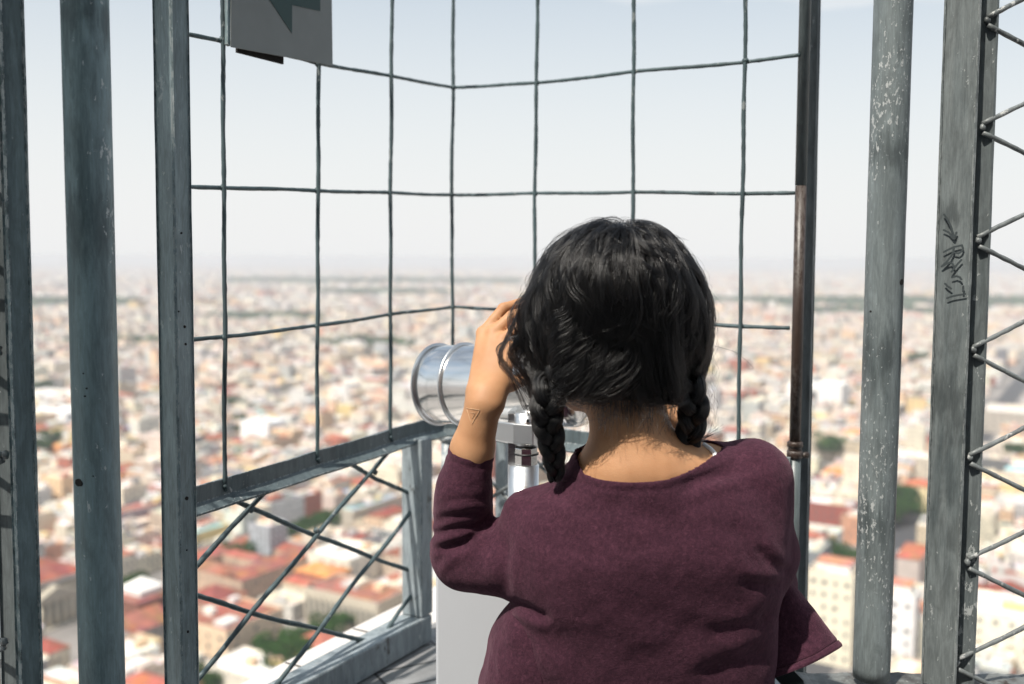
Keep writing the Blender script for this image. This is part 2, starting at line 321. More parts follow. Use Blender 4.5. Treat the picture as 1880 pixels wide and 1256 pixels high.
# gate-side frame post at the near end of the mesh (rectangular tube)
def tube_post(px0, px1, Y, name, mat, w, dpt, ang, z0=-.05, z1=TOPZ, parent=None, y0=0, y1=1256, **k):
    p0, p1 = at(px0, y0, Y), at(px1, y1, Y); ax = (p0 - p1); k0 = (z1 - p1.z) / ax.z; k1 = (z0 - p1.z) / ax.z
    T, Bt = p1 + ax * k0, p1 + ax * k1; mb = MB(); n = 40; outs = []
    for i in range(n + 1):
        c = Bt.lerp(T, i / n); d = Vector((math.cos(ang), math.sin(ang), 0)); m_ = Vector((-d.y, d.x, 0)); r = lambda: random.uniform(-.0004, .0004)
        ch = .003
        for sx, sy in ((-1,-1),(1,-1),(1,1),(-1,1)):
            a1 = c + d * sx * (w / 2 - (ch if sx*sy > 0 else 0)) + m_ * sy * (dpt / 2 - (0 if sx*sy > 0 else ch))
            a2 = c + d * sx * (w / 2 - (0 if sx*sy > 0 else ch)) + m_ * sy * (dpt / 2 - (ch if sx*sy > 0 else 0))
            outs += [a1 + d * r() + m_ * r(), a2 + d * r() + m_ * r()]
    fs = [(i*8+j, i*8+(j+1)%8, (i+1)*8+(j+1)%8, (i+1)*8+j) for i in range(n) for j in range(8)] + [tuple(range(8))[::-1], tuple(n*8+j for j in range(8))]
    mb.add(outs, fs); return mb.build(name, mat, parent)
angA = math.atan2(dAB.y, dAB.x)
gp = empty('gate_post', (at(320, 628, 1.5).x, 1.5, 0), label='square steel post with pale worn front where the wire mesh begins, beside the dark pipe', cat='post')
tube_post(313, 334, 1.50, 'tube', M_gate, .042, .036, angA + R(90), parent=gp)
mb = MB()
for px, py, r in ((346,428,.0016),(352,600,.0022),(354,632,.002),(356,915,.003),(341,572,.0014),(356,1010,.0014),(358,1160,.002)):
    p = at(px - 13, py, 1.475); weld(mb, p, r)
M_hole = plain('rust_pit', (.012, .010, .009), .9)
mb.build('rust_pit', M_hole, gp)
# slotted post by the rusty conduit
cp = empty('conduit_post', (at(1478, 628, 1.85).x, 1.85, 0), label='slim steel post behind the rusty conduit, at the far edge of the wire mesh', cat='post')
tube_post(1489, 1462, 1.88, 'tube', M_slim, .0335, .028, R(-22), parent=cp, z0=LOWZ - .3)
c_up, c_lo = at(1478.5, 0, 1.84), at(1455, 1000, 1.84)
cnd = empty('conduit', (c_lo.x, 1.84, .5), label='thin rusty brown and grey conduit pipe with a coupling, strapped to the slim post', cat='pipe')
M_rust = steel('rusty_pipe', (.045, .028, .021), (.018, .015, .014), (.10, .085, .075), 1, .2, loc=3)
def cpt(y): return c_up.lerp(c_lo, y / 1000)
mb = MB(); mb.tube([cpt(-900), cpt(-300), cpt(330)], .0105, n=20); mb.build('grey_pipe', M_conduit, cnd)
mb = MB(); mb.tube([cpt(331), cpt(600), cpt(806)], .0103, n=20); mb.build('rusty_pipe', M_rust, cnd)
mb = MB(); mb.tube([cpt(824), cpt(1000), cpt(1500)], .0115, n=20); mb.build('grey_pipe', M_conduit, cnd)
mb = MB(); mb.tube([cpt(803), cpt(805), cpt(813), cpt(814)], [.0125, .0145, .0145, .0125], n=24); mb.tube([cpt(820), cpt(821), cpt(833), cpt(835)], [.0125, .0145, .0145, .012], n=24)
mb.tube([cpt(812), cpt(822)], .0125, n=20); mb.tube([cpt(829) + Vector((.012, 0, 0)), cpt(829) + Vector((.026, .0, 0))], .006, n=8); mb.build('coupling', M_rust, cnd)
# round pipes
def round_pipe(name, x0, x1, Y, r, mat, label, ztop=TOPZ, zbot=-.02, holes=()):
    p0, p1 = at(x0, 0, Y), at(x1, 1256, Y); ax = p0 - p1; T = p1 + ax * ((ztop - p1.z) / ax.z); Bt = p1 + ax * ((zbot - p1.z) / ax.z)
    root = empty(name, (Bt.x, Bt.y, zbot), label=label, cat='pipe'); mb = MB(); n = 90; pts = [Bt.lerp(T, i / n) for i in range(n + 1)]
    mb.tube(pts, [r * (1 + random.uniform(-.004, .004)) for _ in pts], n=48); mb.build('pipe_wall', mat, root)
    mb = MB()
    for px, py, rr in holes:
        d = at(px, py, Y); c = p0.lerp(p1, py / 1256); off = max(-.98, min(.98, (d.x - c.x) / r)); q = Vector((c.x + off * r, c.y - math.sqrt(1 - off * off) * r * 1.0, c.z))
        nrm = Vector((off, -math.sqrt(1 - off * off), 0)); tan = Vector((-nrm.y, nrm.x, 0)); vs = [q + nrm * .0004 + (tan * math.cos(a) + Vector((0, 0, 1)) * math.sin(a) * (.9 if a < 3.14 else .75)) * rr * random.uniform(.9, 1.1) for a in [2 * math.pi * k / 14 for k in range(14)]]
        mb.add(vs + [v - nrm * .003 for v in vs], [tuple(range(14))] + [(i, (i+1)%14, 14+(i+1)%14, 14+i) for i in range(14)])
    if holes: mb.build('rust_hole', M_hole, root)
    return root
round_pipe('round_pipe', 155.5, 188, 1.337, .030, M_pipe, 'dark blue grey round pipe with a rust hole, standing alone between two square posts', holes=((160,863,.0066),(176,690,.0015),(173,704,.0016),(170,663,.0012),(187,850,.0012)))
round_pipe('round_pipe', 1640.5, 1599, 1.61, .0298, M_wornpipe, 'sunlit round pipe with flaking pale paint and one small hole', zbot=EYE.z - .695, holes=((1646,500,.0055),(1593,553,.002)))
# side fences left and right: frame post, angle flange, crossed rods
def side_fence(x0, x1, Y, fl0, fl1, label, mat, mir, nodes, rods):
    root = empty('side_fence', (at((x0+x1)/2, 628, Y).x, Y, 0), label=label, cat='fence')
    p0 = (x0 + x1) / 2
    tube_post(p0, p0 + (-45 if mir > 0 else 37), Y, 'frame_post', mat, .0535 if mir > 0 else .030, .03, R(-25) if mir > 0 else R(35), parent=root, z0=EYE.z - .70 if mir > 0 else -.05)
    tube_post(fl0, fl1, Y + (-.002 if mir > 0 else .035), 'flange', M_flange, .034 if mir > 0 else .031, .006, R(-25) if mir > 0 else R(6), parent=root, z0=EYE.z - .72 if mir > 0 else -.05)
    mb = MB()
    for a, b in rods: rod(mb, [at(a[0], a[1], Y - .010), at(b[0], b[1], Y + .03)], .0039, amp=.0010)
    for p in nodes: weld(mb, at(p[0], p[1], Y - .009), .0056)
    mb.build('crossed_rods', M_wirelit, root)
    return root
nodesR = [(1812,38),(1804,234),(1796,442),(1787,642),(1780,840),(1777,1032),(1757,1217)]
rodsR = []
for (x, y) in nodesR:
    rodsR += [((x, y - 6), (x + 300, y - 6 - 146)), ((x, y + 10), (x + 300, y + 10 + 150))]
side_fence(1740, 1796, 1.60, 1813, 1768, 'worn sunlit fence frame with scrawled marks and pale crossed rods, next to the flaking pipe', M_worn, 1, nodesR, rodsR)
nodesL = [(6,0+k*200) for k in range(7)]
rodsL = []
for (x, y) in [(-12, 20), (-8, 225), (-4, 425), (0, 640), (4, 838), (8, 1180)]:
    rodsL += [((x, y), (x - 300, y - 140)), ((x, y + 8), (x - 300, y + 150))]
side_fence(7, 29, 1.33, -6, 22, 'shaded dark frame post with chipped flange, at the outer end of the lookout', M_post, -1, [(10, 835), (8, 1178)], rodsL)
# rotten ledge plate under the sunlit pipe and frame
mb = MB(); a = at(1440, 1238, 1.655); b = at(1900, 1258, 1.655)
z1 = a.z; nn = 60; vs = []; fs = []
for i in range(nn + 1):
    x = a.x + (b.x + .3 - a.x) * i / nn; h = random.uniform(-.0015, .003) + (.004 * max(0, math.sin(i * .9)) if i % 7 < 3 else 0)
    vs += [(x, 1.575, z1 + h), (x, 1.655, z1 + h * .6 + .002), (x, 1.655, z1 - .03), (x, 1.575, z1 - .03)]
for i in range(nn): fs += [(i*4+j, i*4+(j+1)%4, (i+1)*4+(j+1)%4, (i+1)*4+j) for j in range(4)]
fs += [(0,1,2,3), tuple(nn*4+j for j in (3,2,1,0))]
mb.add(vs, fs); lp = mb.build('base_rail', steel('rotten_rail', (.16, .17, .165), (.05, .045, .04), (.4, .4, .38), 1, .8, rust=1.0), None); tag(lp, 'rusty base rail under the flaking pipe and worn frame', 'rail')
# graffiti on the worn frame (scratched strokes, reads as an arrow and letters)
M_ink = plain('marker_ink', (.035, .045, .048), .6)
ga, gb = at(1768, 0, 1.60), at(1768 - 47, 1256, 1.60); gn = Vector((-math.sin(R(25)), -math.cos(R(25)), 0)); gx = (ga - gb).normalized(); gn = (gn - gx * gn.dot(gx)).normalized(); g0 = gb + gn * .0153
GI = [0]
def gp_(x, y, lift): d = ray(x, y); c = g0 + gn * lift; return EYE + d * ((c - EYE).dot(gn) / d.dot(gn))
def stroke(mb, pts, wpx):
    wd = wpx / F * 1.6 / 2
    for (x0, y0), (x1, y1) in zip(pts[:-1], pts[1:]):
        GI[0] += 1; lf = .0007 + .000012 * GI[0]; p, q = gp_(x0, y0, lf), gp_(x1, y1, lf); d = (q - p).normalized(); s = gn.cross(d) * wd; vs = []
        for k in range(9): an = math.pi * k / 8; vs.append(q + s * math.cos(an) + d * wd * math.sin(an))
        for k in range(9): an = math.pi * k / 8; vs.append(p - s * math.cos(an) - d * wd * math.sin(an))
        mb.add(vs, [tuple(range(18))])
mb = MB()
for s_ in ([(1733.4,393.9),(1740,404),(1746,416),(1749.5,428),(1751.8,438.5)], [(1732.6,422.5),(1742,427),(1751.8,438.5),(1756,427)], [(1732.6,463),(1742,458),(1751.8,453.6),(1766,450.4),(1768,456),(1765,462),(1760,465.5),(1753,464)], [(1751.5,454.5),(1750,463),(1746,471),(1738,481),(1728.9,489.4)],
           [(1729,489.4),(1738,484.5),(1745.4,481.5),(1749,485),(1752.5,491)], [(1765,477.5),(1758,485),(1752.5,491.8),(1747,499)], [(1765,513),(1762,509),(1756,507.2),(1747.8,509.3)], [(1735,521),(1740,526),(1746,530)], [(1768.5,526),(1768,535)], [(1739,547.5),(1747,544.5),(1756,542.6),(1772,540)]):
    stroke(mb, s_, 3.6)
gr = mb.build('graffiti', M_ink, bpy.data.objects['side_fence'])
# hanging sign with the arrow
O2 = nAB * .012
sg = empty('arrow_sign', fp(505, 60) + O2, label='grey metal sign plate with a dark green arrow, high on the wire mesh', cat='sign')
M_sign = plain('sign_plate_paint', (.185, .20, .195), .5, var=.08, scale=14); M_arrow = plain('arrow_green', (.005, .036, .034), .45, var=.1)
mb = MB(); c = [fp(414, -300) + O2, fp(413, 88) + O2, fp(601, 122) + O2, fp(596, -230) + O2]; prism(mb, c, nAB, 0, .0016); mb.build('plate', M_sign, sg, bevel=.0008)
mb = MB(); a = [(461,-32),(525,63),(525,11),(577,22),(577,-70),(525,-90),(525,-150)]; prism(mb, [fp(*p) + O2 for p in a], nAB, .0022, .0026); mb.build('arrow', M_arrow, sg)
mb = MB(); prism(mb, [fp(408,-300), fp(409,82), fp(414,86), fp(416,-300)], nAB, .004, .011); mb.build('edge_fold', M_post, sg)
mb = MB(); prism(mb, [fp(445,60), fp(445,95), fp(530,117), fp(530,60)], nAB, -.016, -.012); mb.build('back_plate', M_hole, sg)
# ---- deck, parapet, outer ledge
M_tile, t, n, l, p = new_mat('ledge_tiles')
tcn = n.new('ShaderNodeTexCoord'); mpn = node(n, 'ShaderNodeMapping'); mpn.inputs['Rotation'].default_value = (0, 0, R(-28)); l.new(tcn.outputs['Object'], mpn.inputs[0])
bt = node(n, 'ShaderNodeTexBrick', Scale=5.2); bt.offset = 0; bt.inputs['Mortar Size'].default_value = .018; bt.inputs['Color1'].default_value = (.23, .235, .24, 1); bt.inputs['Color2'].default_value = (.30, .30, .30, 1); bt.inputs['Mortar'].default_value = (.05, .05, .05, 1)
bt.inputs['Brick Width'].default_value = .9; bt.inputs['Row Height'].default_value = .45
l.new(mpn.outputs[0], bt.inputs['Vector']); z = node(n, 'ShaderNodeTexNoise', Scale=24.0, Detail=6.0); l.new(tcn.outputs['Object'], z.inputs['Vector']); r_ = ramp(n, (.3, .75), (.7, 1.15)); l.new(z.outputs['Fac'], r_.inputs[0])
l.new(mixc(n, l, 1.0, bt.outputs['Color'], r_.outputs[0], 'MULTIPLY'), p.inputs['Base Color']); p.inputs['Roughness'].default_value = .55
M_ledge = plain('ledge_concrete', (.62, .585, .555), .8, var=.1, scale=9)
M_conc = plain('deck_concrete', (.30, .29, .28), .85, var=.15)
PZ = LOWZ - .066
def line_off(P, d, n, t, off, z): q = P + d * t + n * off; return Vector((q.x, q.y, z))
# kerb ring polygon following both fence lines
def ring(offI, offO, z0, z1, name, mat):
    # intersections of the two offset lines at the corner
    def corner(off):
        P = A + nAB * off; Q = C + nCB * off; den = dAB.x * dCB.y - dAB.y * dCB.x; t = ((Q.x - P.x) * dCB.y - (Q.y - P.y) * dCB.x) / den; return P + dAB * t
    a0, a1 = A - dAB * 1.6 + nAB * offI, A - dAB * 1.6 + nAB * offO; b0, b1 = corner(offI), corner(offO); c0, c1 = C - dCB * 1.6 + nCB * offI, C - dCB * 1.6 + nCB * offO
    mb = MB()
    prism(mb, [Vector((v.x, v.y, 0)) for v in (a0, b0, b1, a1)], (0, 0, 1), z0, z1)
    prism(mb, [Vector((v.x, v.y, 0)) for v in (b0, c0, c1, b1)], (0, 0, 1), z0, z1 - .0)
    # merged outline instead of two touching boxes
    mb = MB(); pts = [a0, b0, c0, c1, b1, a1]; pts = [Vector((v.x, v.y, 0)) for v in pts]; k = 6
    vs = [v + Vector((0,0,z0)) for v in pts] + [v + Vector((0,0,z1)) for v in pts]
    mb.add(vs, [(6,7,10,11),(7,8,9,10),(0,5,4,1),(1,4,3,2)] + [(i, (i+1)%6, 6+(i+1)%6, 6+i) for i in range(6)])
    o = mb.build(name, mat); return tag(o, kind='structure')
ring(.24, -.035, -.3, PZ, 'parapet', M_tile)
ring(-.0355, -.20, -.3, PZ - .012, 'parapet_ledge', M_ledge)
mb = MB(); mb.box((-4, -3, -.35), (4, 2.62, 0)); tag(mb.build('deck_floor', M_conc), kind='structure')
mb = MB()
for k in range(14):
    q = A - dAB * 1.2 + dAB * .23 * k - nAB * .12
    if (q - A).dot(dAB) < (Bc - A).length: 
        s_ = [q - nAB * .075, q - nAB * .075 + dAB * .004, q + nAB * .03 + dAB * .004, q + nAB * .03]
        prism(mb, [Vector((v.x, v.y, 0)) for v in s_], (0, 0, 1), PZ - .0119, PZ - .0105)
j = mb.build('ledge_joints', M_hole); tag(j, kind='structure')

# unseen square column, added beside the viewer to shade the outer posts
col_c = Vector((-1.285, .50, 0)); cd = Vector((math.cos(SUN_AZ), -math.sin(SUN_AZ), 0)); ce = Vector((cd.y, -cd.x, 0))
mb = MB(); prism(mb, [col_c + cd * i * .10 + ce * j * .10 for i, j in ((-1,-1),(1,-1),(1,1),(-1,1))], (0, 0, 1), .001, 3.5); tag(mb.build('shade_column', M_conc, None, bevel=.01), 'unseen square column added beside the viewpoint to shade the outer posts', 'column')

# the tower's own wall behind the viewer
mb = MB(); mb.box((-4, -2.0, .001), (4, -1.62, 5.4)); tag(mb.build('tower_wall', plain('tower_wall_paint', (.30, .30, .30), .7, var=.15, scale=2), None, bevel=.01), 'dark wall of the tower core behind the viewpoint', 'wall')
# ================================================================ THE CITY FAR BELOW
GZ = EYE.z - 175.0
PHI = R(31); U = Vector((math.sin(PHI), math.cos(PHI), 0)); Vv = Vector((-math.cos(PHI), math.sin(PHI), 0))
CR = np.random.RandomState(5)
def uv_of(p): return p.dot(U), p.dot(Vv)
def W(u, v, z=0.0): return Vector((U.x * u + Vv.x * v, U.y * u + Vv.y * v, GZ + z))
def roofuv(px, py, h): return uv_of(atz(px, py, GZ + h))
# --- materials
def wall_material(name, attr=True, col=None):
    m, t, n, l, p = new_mat(name)
    uvn = n.new('ShaderNodeUVMap'); uvn.uv_map = 'UVMap'; sp = n.new('ShaderNodeSeparateXYZ'); l.new(uvn.outputs[0], sp.inputs[0])
    def band(sock, per, lo, hi):
        a = node(n, 'ShaderNodeMath', operation='DIVIDE'); l.new(sock, a.inputs[0]); a.inputs[1].default_value = per
        f = node(n, 'ShaderNodeMath', operation='FRACT'); l.new(a.outputs[0], f.inputs[0])
        g = node(n, 'ShaderNodeMath', operation='GREATER_THAN'); l.new(f.outputs[0], g.inputs[0]); g.inputs[1].default_value = lo
        h = node(n, 'ShaderNodeMath', operation='LESS_THAN'); l.new(f.outputs[0], h.inputs[0]); h.inputs[1].default_value = hi
        q = node(n, 'ShaderNodeMath', operation='MULTIPLY'); l.new(g.outputs[0], q.inputs[0]); l.new(h.outputs[0], q.inputs[1]); return q.outputs[0]
    q = node(n, 'ShaderNodeMath', operation='MULTIPLY'); l.new(band(sp.outputs[0], 3.1, .30, .72), q.inputs[0]); l.new(band(sp.outputs[1], 3.7, .30, .74), q.inputs[1])
    cells = []
    for sock, per in ((sp.outputs[0], 3.1), (sp.outputs[1], 3.7)):
        a_ = node(n, 'ShaderNodeMath', operation='DIVIDE'); l.new(sock, a_.inputs[0]); a_.inputs[1].default_value = per; f_ = node(n, 'ShaderNodeMath', operation='FLOOR'); l.new(a_.outputs[0], f_.inputs[0]); cells.append(f_.outputs[0])
    geo = n.new('ShaderNodeObjectInfo'); cb = n.new('ShaderNodeCombineXYZ'); l.new(cells[0], cb.inputs[0]); l.new(cells[1], cb.inputs[1]); l.new(geo.outputs['Random'], cb.inputs[2])
    wn = n.new('ShaderNodeTexWhiteNoise'); l.new(cb.outputs[0], wn.inputs['Vector']); wr = ramp(n, (.15, .1), (.8, 1)); l.new(wn.outputs['Value'], wr.inputs[0]); q2 = node(n, 'ShaderNodeMath', operation='MULTIPLY'); l.new(q.outputs[0], q2.inputs[0]); l.new(wr.outputs[0], q2.inputs[1]); q = q2
    if attr: a = n.new('ShaderNodeAttribute'); a.attribute_name = 'Col'; csock = a.outputs['Color']
    else: rgb = n.new('ShaderNodeObjectInfo'); csock = rgb.outputs['Color']
    z = node(n, 'ShaderNodeTexNoise', Scale=.35, Detail=5.0); tcn = n.new('ShaderNodeTexCoord'); l.new(tcn.outputs['Object'], z.inputs['Vector'])
    r = ramp(n, (.3, .72), (.7, 1.12)); l.new(z.outputs['Fac'], r.inputs[0]); c = mixc(n, l, 1.0, csock, r.outputs[0], 'MULTIPLY')
    l.new(mixc(n, l, q.outputs[0], c, (.12, .125, .13)), p.inputs['Base Color']); p.inputs['Roughness'].default_value = .8
    return m
def roof_material(name, attr=True):
    m, t, n, l, p = new_mat(name)
    if attr: a = n.new('ShaderNodeAttribute'); a.attribute_name = 'Col'; csock = a.outputs['Color']
    else: a = n.new('ShaderNodeObjectInfo'); csock = a.outputs['Color']
    tcn = n.new('ShaderNodeTexCoord'); z = node(n, 'ShaderNodeTexNoise', Scale=.16, Detail=7.0, Roughness=.65); l.new(tcn.outputs['Object'], z.inputs['Vector'])
    v = node(n, 'ShaderNodeTexVoronoi', Scale=.16); l.new(tcn.outputs['Object'], v.inputs['Vector'])
    r = ramp(n, (.3, .62), (.68, 1.2)); l.new(z.outputs['Fac'], r.inputs[0]); c = mixc(n, l, 1.0, csock, r.outputs[0], 'MULTIPLY')
    c = mixc(n, l, .30, c, v.outputs['Color'], 'SOFT_LIGHT'); l.new(c, p.inputs['Base Color']); p.inputs['Roughness'].default_value = .85
    return m
M_wallA, M_roofA = wall_material('city_wall'), roof_material('city_roof')
M_wallO, M_roofO = wall_material('building_wall', False), roof_material('building_roof', False)
M_blank, t, n, l, p = new_mat('blank_wall'); a = n.new('ShaderNodeObjectInfo'); z = node(n, 'ShaderNodeTexNoise', Scale=.5, Detail=5.0); tcn = n.new('ShaderNodeTexCoord'); l.new(tcn.outputs['Object'], z.inputs['Vector'])
r = ramp(n, (.3, .85), (.7, 1.08)); l.new(z.outputs['Fac'], r.inputs[0]); l.new(mixc(n, l, 1.0, a.outputs['Color'], r.outputs[0], 'MULTIPLY'), p.inputs['Base Color']); p.inputs['Roughness'].default_value = .8
M_glass = plain('window_glass', (.10, .105, .105), .3)
M_black = plain('tank_plastic', (.02, .022, .022), .5)
WALLS = [('cream', (.76, .67, .53), 7), ('white', (.74, .70, .65), 6), ('pale pink', (.66, .54, .47), 2.5), ('peach', (.72, .49, .32), 2.5), ('light grey', (.50, .48, .46), 2.5), ('sand', (.58, .47, .35), 3), ('yellow', (.74, .55, .26), 1), ('brick red', (.42, .13, .08), .8), ('dark grey', (.16, .16, .165), .7), ('salmon', (.58, .28, .18), .8)]
ROOFS = [('terracotta', (.36, .115, .070), 2.6), ('rust red', (.27, .062, .042), 1.6), ('whitewashed', (.74, .71, .67), 7), ('pale grey', (.52, .51, .50), 3.5), ('beige', (.60, .52, .43), 6), ('pinkish', (.62, .52, .46), 2), ('dark grey', (.13, .135, .14), 2.0), ('orange', (.72, .27, .09), .5), ('turquoise', (.30, .60, .62), .14), ('blue', (.2, .36, .6), .10)]
def pick(tab):
    w_ = np.array([x[2] for x in tab]); return tab[CR.choice(len(tab), p=w_ / w_.sum())]
# --- landmark footprints, traced from the roofs that can be told apart
# name, label, roof centre px,py, size along U, size along V, height, wall, roof colour, roof type, windows(nu, nv, floors)
LM = [
 ('portico_hall', 'stone hall with a columned and pedimented front under a broad red roof', 122, 1040, 40, 34, 19, (.42, .37, .29), (0.303, 0.089, 0.059), 'hip', None),
 ('pyramid_roof_building', 'red building crowned by a white pyramid roof lantern', 262, 1090, 22, 20, 13, (0.255, 0.101, 0.068), (0.303, 0.101, 0.068), 'lantern', None),
 ('courtyard_palace', 'large low palace with red roofs around two dark courtyards, below the second mesh column', 452, 1020, 62, 58, 13, (.60, .42, .30), (0.334, 0.113, 0.075), 'court', None),
 ('colonnade_building', 'beige stone building with a long row of tall pilasters and red roof', 655, 1082, 24, 44, 17, (.56, .49, .39), (0.334, 0.131, 0.087), 'flat', 'pil'),
 ('white_block', 'plain bright white cube of a building, the whitest thing in the mesh', 484, 772, 24, 34, 24, (.92, .91, .90), (.86, .86, .86), 'flat', None),
 ('peach_house', 'peach walled house with flat red roof at the foot of the mesh', 425, 1128, 34, 30, 16, (.78, .58, .40), (0.316, 0.108, 0.075), 'flat', (3, 4, 3)),
 ('apartment_tower', 'tall cream apartment tower with a white and brick penthouse behind the flared sleeve', 1532, 1046, 15, 19, 40, (.80, .72, .56), (.74, .62, .55), 'tower', (3, 4, 7)),
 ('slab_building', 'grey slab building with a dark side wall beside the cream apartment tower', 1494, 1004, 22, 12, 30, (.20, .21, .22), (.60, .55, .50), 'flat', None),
 ('red_office', 'brick red office block with a white flat roof behind the slim post', 1528, 922, 20, 30, 19, (0.316, 0.089, 0.068), (.84, .80, .76), 'flat', (4, 6, 4)),
 ('orange_roof_house', 'narrow house with a vivid orange roof and long dark side wall by the sunlit pipe', 1676, 1012, 30, 11, 22, (.56, .47, .42), (0.449, 0.143, 0.075), 'hip', None),
 ('yellow_house', 'yellow house with an orange hipped roof beside a dark courtyard of trees', 1690, 888, 18, 18, 18, (.82, .66, .38), (0.437, 0.131, 0.068), 'hip', (3, 3, 4)),
 ('long_white_terrace', 'long cream terrace with many windows at the lower edge beyond the worn frame', 1835, 1110, 30, 44, 22, (.86, .80, .66), (.86, .80, .74), 'flat', (4, 7, 4)),
 ('corner_mansion', 'cream mansion with a rust roof between the flaking pipe and the worn frame', 1690, 1130, 20, 20, 20, (.84, .76, .60), (0.334, 0.143, 0.087), 'tower', (3, 3, 4)),
 ('street_palace', 'big beige stone palace standing beside the long dark street', 1868, 752, 60, 60, 22, (.46, .40, .34), (.72, .66, .60), 'flat', (8, 8, 3)),
 ('domed_market', 'long pale hall topped by two rows of little white domes', 1682, 836, 26, 44, 16, (.62, .54, .43), (.66, .60, .52), 'domes', None),
 ('lavender_hall', 'long hall with a lavender grey side and pale red roof behind the dark pipe', 262, 928, 56, 16, 14, (.42, .39, .42), (0.364, 0.143, 0.106), 'flat', None),
 ('red_shed', 'wide flat red shed roof just beyond the lavender hall', 268, 952, 40, 22, 9, (.62, .50, .42), (0.376, 0.131, 0.094), 'flat', None),
 ('peach_block', 'peach block with blank walls between the dark post and the dark pipe', 112, 872, 16, 24, 22, (.80, .56, .34), (.78, .66, .54), 'flat', (2, 4, 4)),
 ('long_roofed_market', 'long white ribbed market roof at the edge of the dark post', 95, 722, 46, 88, 12, (.66, .62, .58), (.84, .82, .80), 'flat', None),
 ('white_warehouse', 'bright white warehouse below the ribbed market roof', 112, 752, 30, 60, 16, (.84, .82, .80), (.92, .90, .88), 'flat', None),
 ('orange_shop', 'small bright orange roofed shop beside green trees at the dark post', 112, 818, 14, 18, 10, (.72, .30, .12), (.88, .34, .10), 'flat', None),
 ('tarpaulin_market', 'market yard covered by a bright blue tarpaulin between dark pipe and gate post', 245, 788, 18, 34, 6, (.40, .50, .66), (.28, .46, .78), 'flat', None),
 ('turquoise_roof_house', 'house with a turquoise tin roof behind the slim post', 1502, 892, 12, 20, 13, (.62, .60, .55), (.36, .66, .66), 'flat', None),
 ('white_theatre', 'big white block with one tall dark doorway behind the slim post', 1502, 702, 40, 64, 30, (.84, .80, .76), (.82, .78, .74), 'flat', 'door'),
 ('long_cream_roof', 'long cream roofed hall right of the fourth mesh column', 668, 832, 30, 70, 14, (.70, .60, .48), (.84, .77, .68), 'flat', None),
 ('grey_long_roof', 'hall with a slate blue roof by a row of trees at the pale corner post', 680, 922, 52, 14, 15, (.60, .52, .42), (.36, .41, .46), 'flat', None),
 ('glass_office', 'grey glass office tower behind the second mesh column', 492, 960, 14, 16, 26, (.42, .45, .48), (.74, .68, .60), 'flat', (4, 5, 7)),
 ('cream_flat_block', 'cream block with broad white roof under the third mesh column', 635, 1010, 30, 30, 15, (.82, .74, .62), (.84, .80, .74), 'flat', (3, 4, 3)),
 ('dark_roof_hall', 'hall with a dark slate roof crossing the first mesh column', 432, 862, 22, 50, 14, (.30, .29, .29), (.24, .235, .24), 'flat', None),
 ('red_gable_row', 'row of orange red roofs in the lower mesh next to the big dark tree', 588, 1186, 24, 26, 15, (.78, .50, .36), (0.400, 0.131, 0.081), 'hip', None),
 ('low_white_house', 'low white roofed house squeezed under the peach house', 470, 1222, 20, 34, 14, (.84, .76, .64), (.88, .84, .80), 'flat', None),
 ('red_tile_house', 'red tiled house in the corner between gate post and peach house', 392, 1092, 22, 22, 15, (.70, .42, .30), (0.255, 0.064, 0.050), 'hip', None),
 ('grey_gable_house', 'grey walled gabled house with red roof beside the dark round pipe', 255, 1142, 20, 20, 13, (.36, .35, .34), (0.352, 0.125, 0.081), 'gable', None),
 ('cathedral_block', 'mottled stone church block with small domes behind the shoulder side of the slim post', 1500, 800, 50, 66, 18, (.50, .42, .33), (.58, .47, .38), 'domes', None),
 ('cream_infill', 'tall white apartment house seen between the flaking pipe and cream tower', 1648, 1085, 14, 16, 34, (.82, .78, .76), (.80, .74, .68), 'tower', (3, 3, 6)),
]
LMR = []
for e in LM:
    u, v = roofuv(e[2], e[3], e[6])
    if e[0] == 'portico_hall': u, v = uv_of(atz(108, 1152, GZ)); v += e[5] / 2 + 5
    LMR.append((u - e[4] / 2, u + e[4] / 2, v - e[5] / 2, v + e[5] / 2))
# streets and parks to keep free: (u0,u1,v0,v1)
FREE = []
su, sv = uv_of(atz(1800, 800, GZ)); SV = sv
FREE.append((300, 2400, SV - 13, SV + 13))
def hits(u0, u1, v0, v1, tabs, pad=0):
    for a in tabs:
        if u0 < a[1] + pad and u1 > a[0] - pad and v0 < a[3] + pad and v1 > a[2] - pad: return True
    return False
FREE.append((LMR[0][0] + 4, LMR[0][1] - 4, LMR[0][2] - 45, LMR[0][2] - .5))
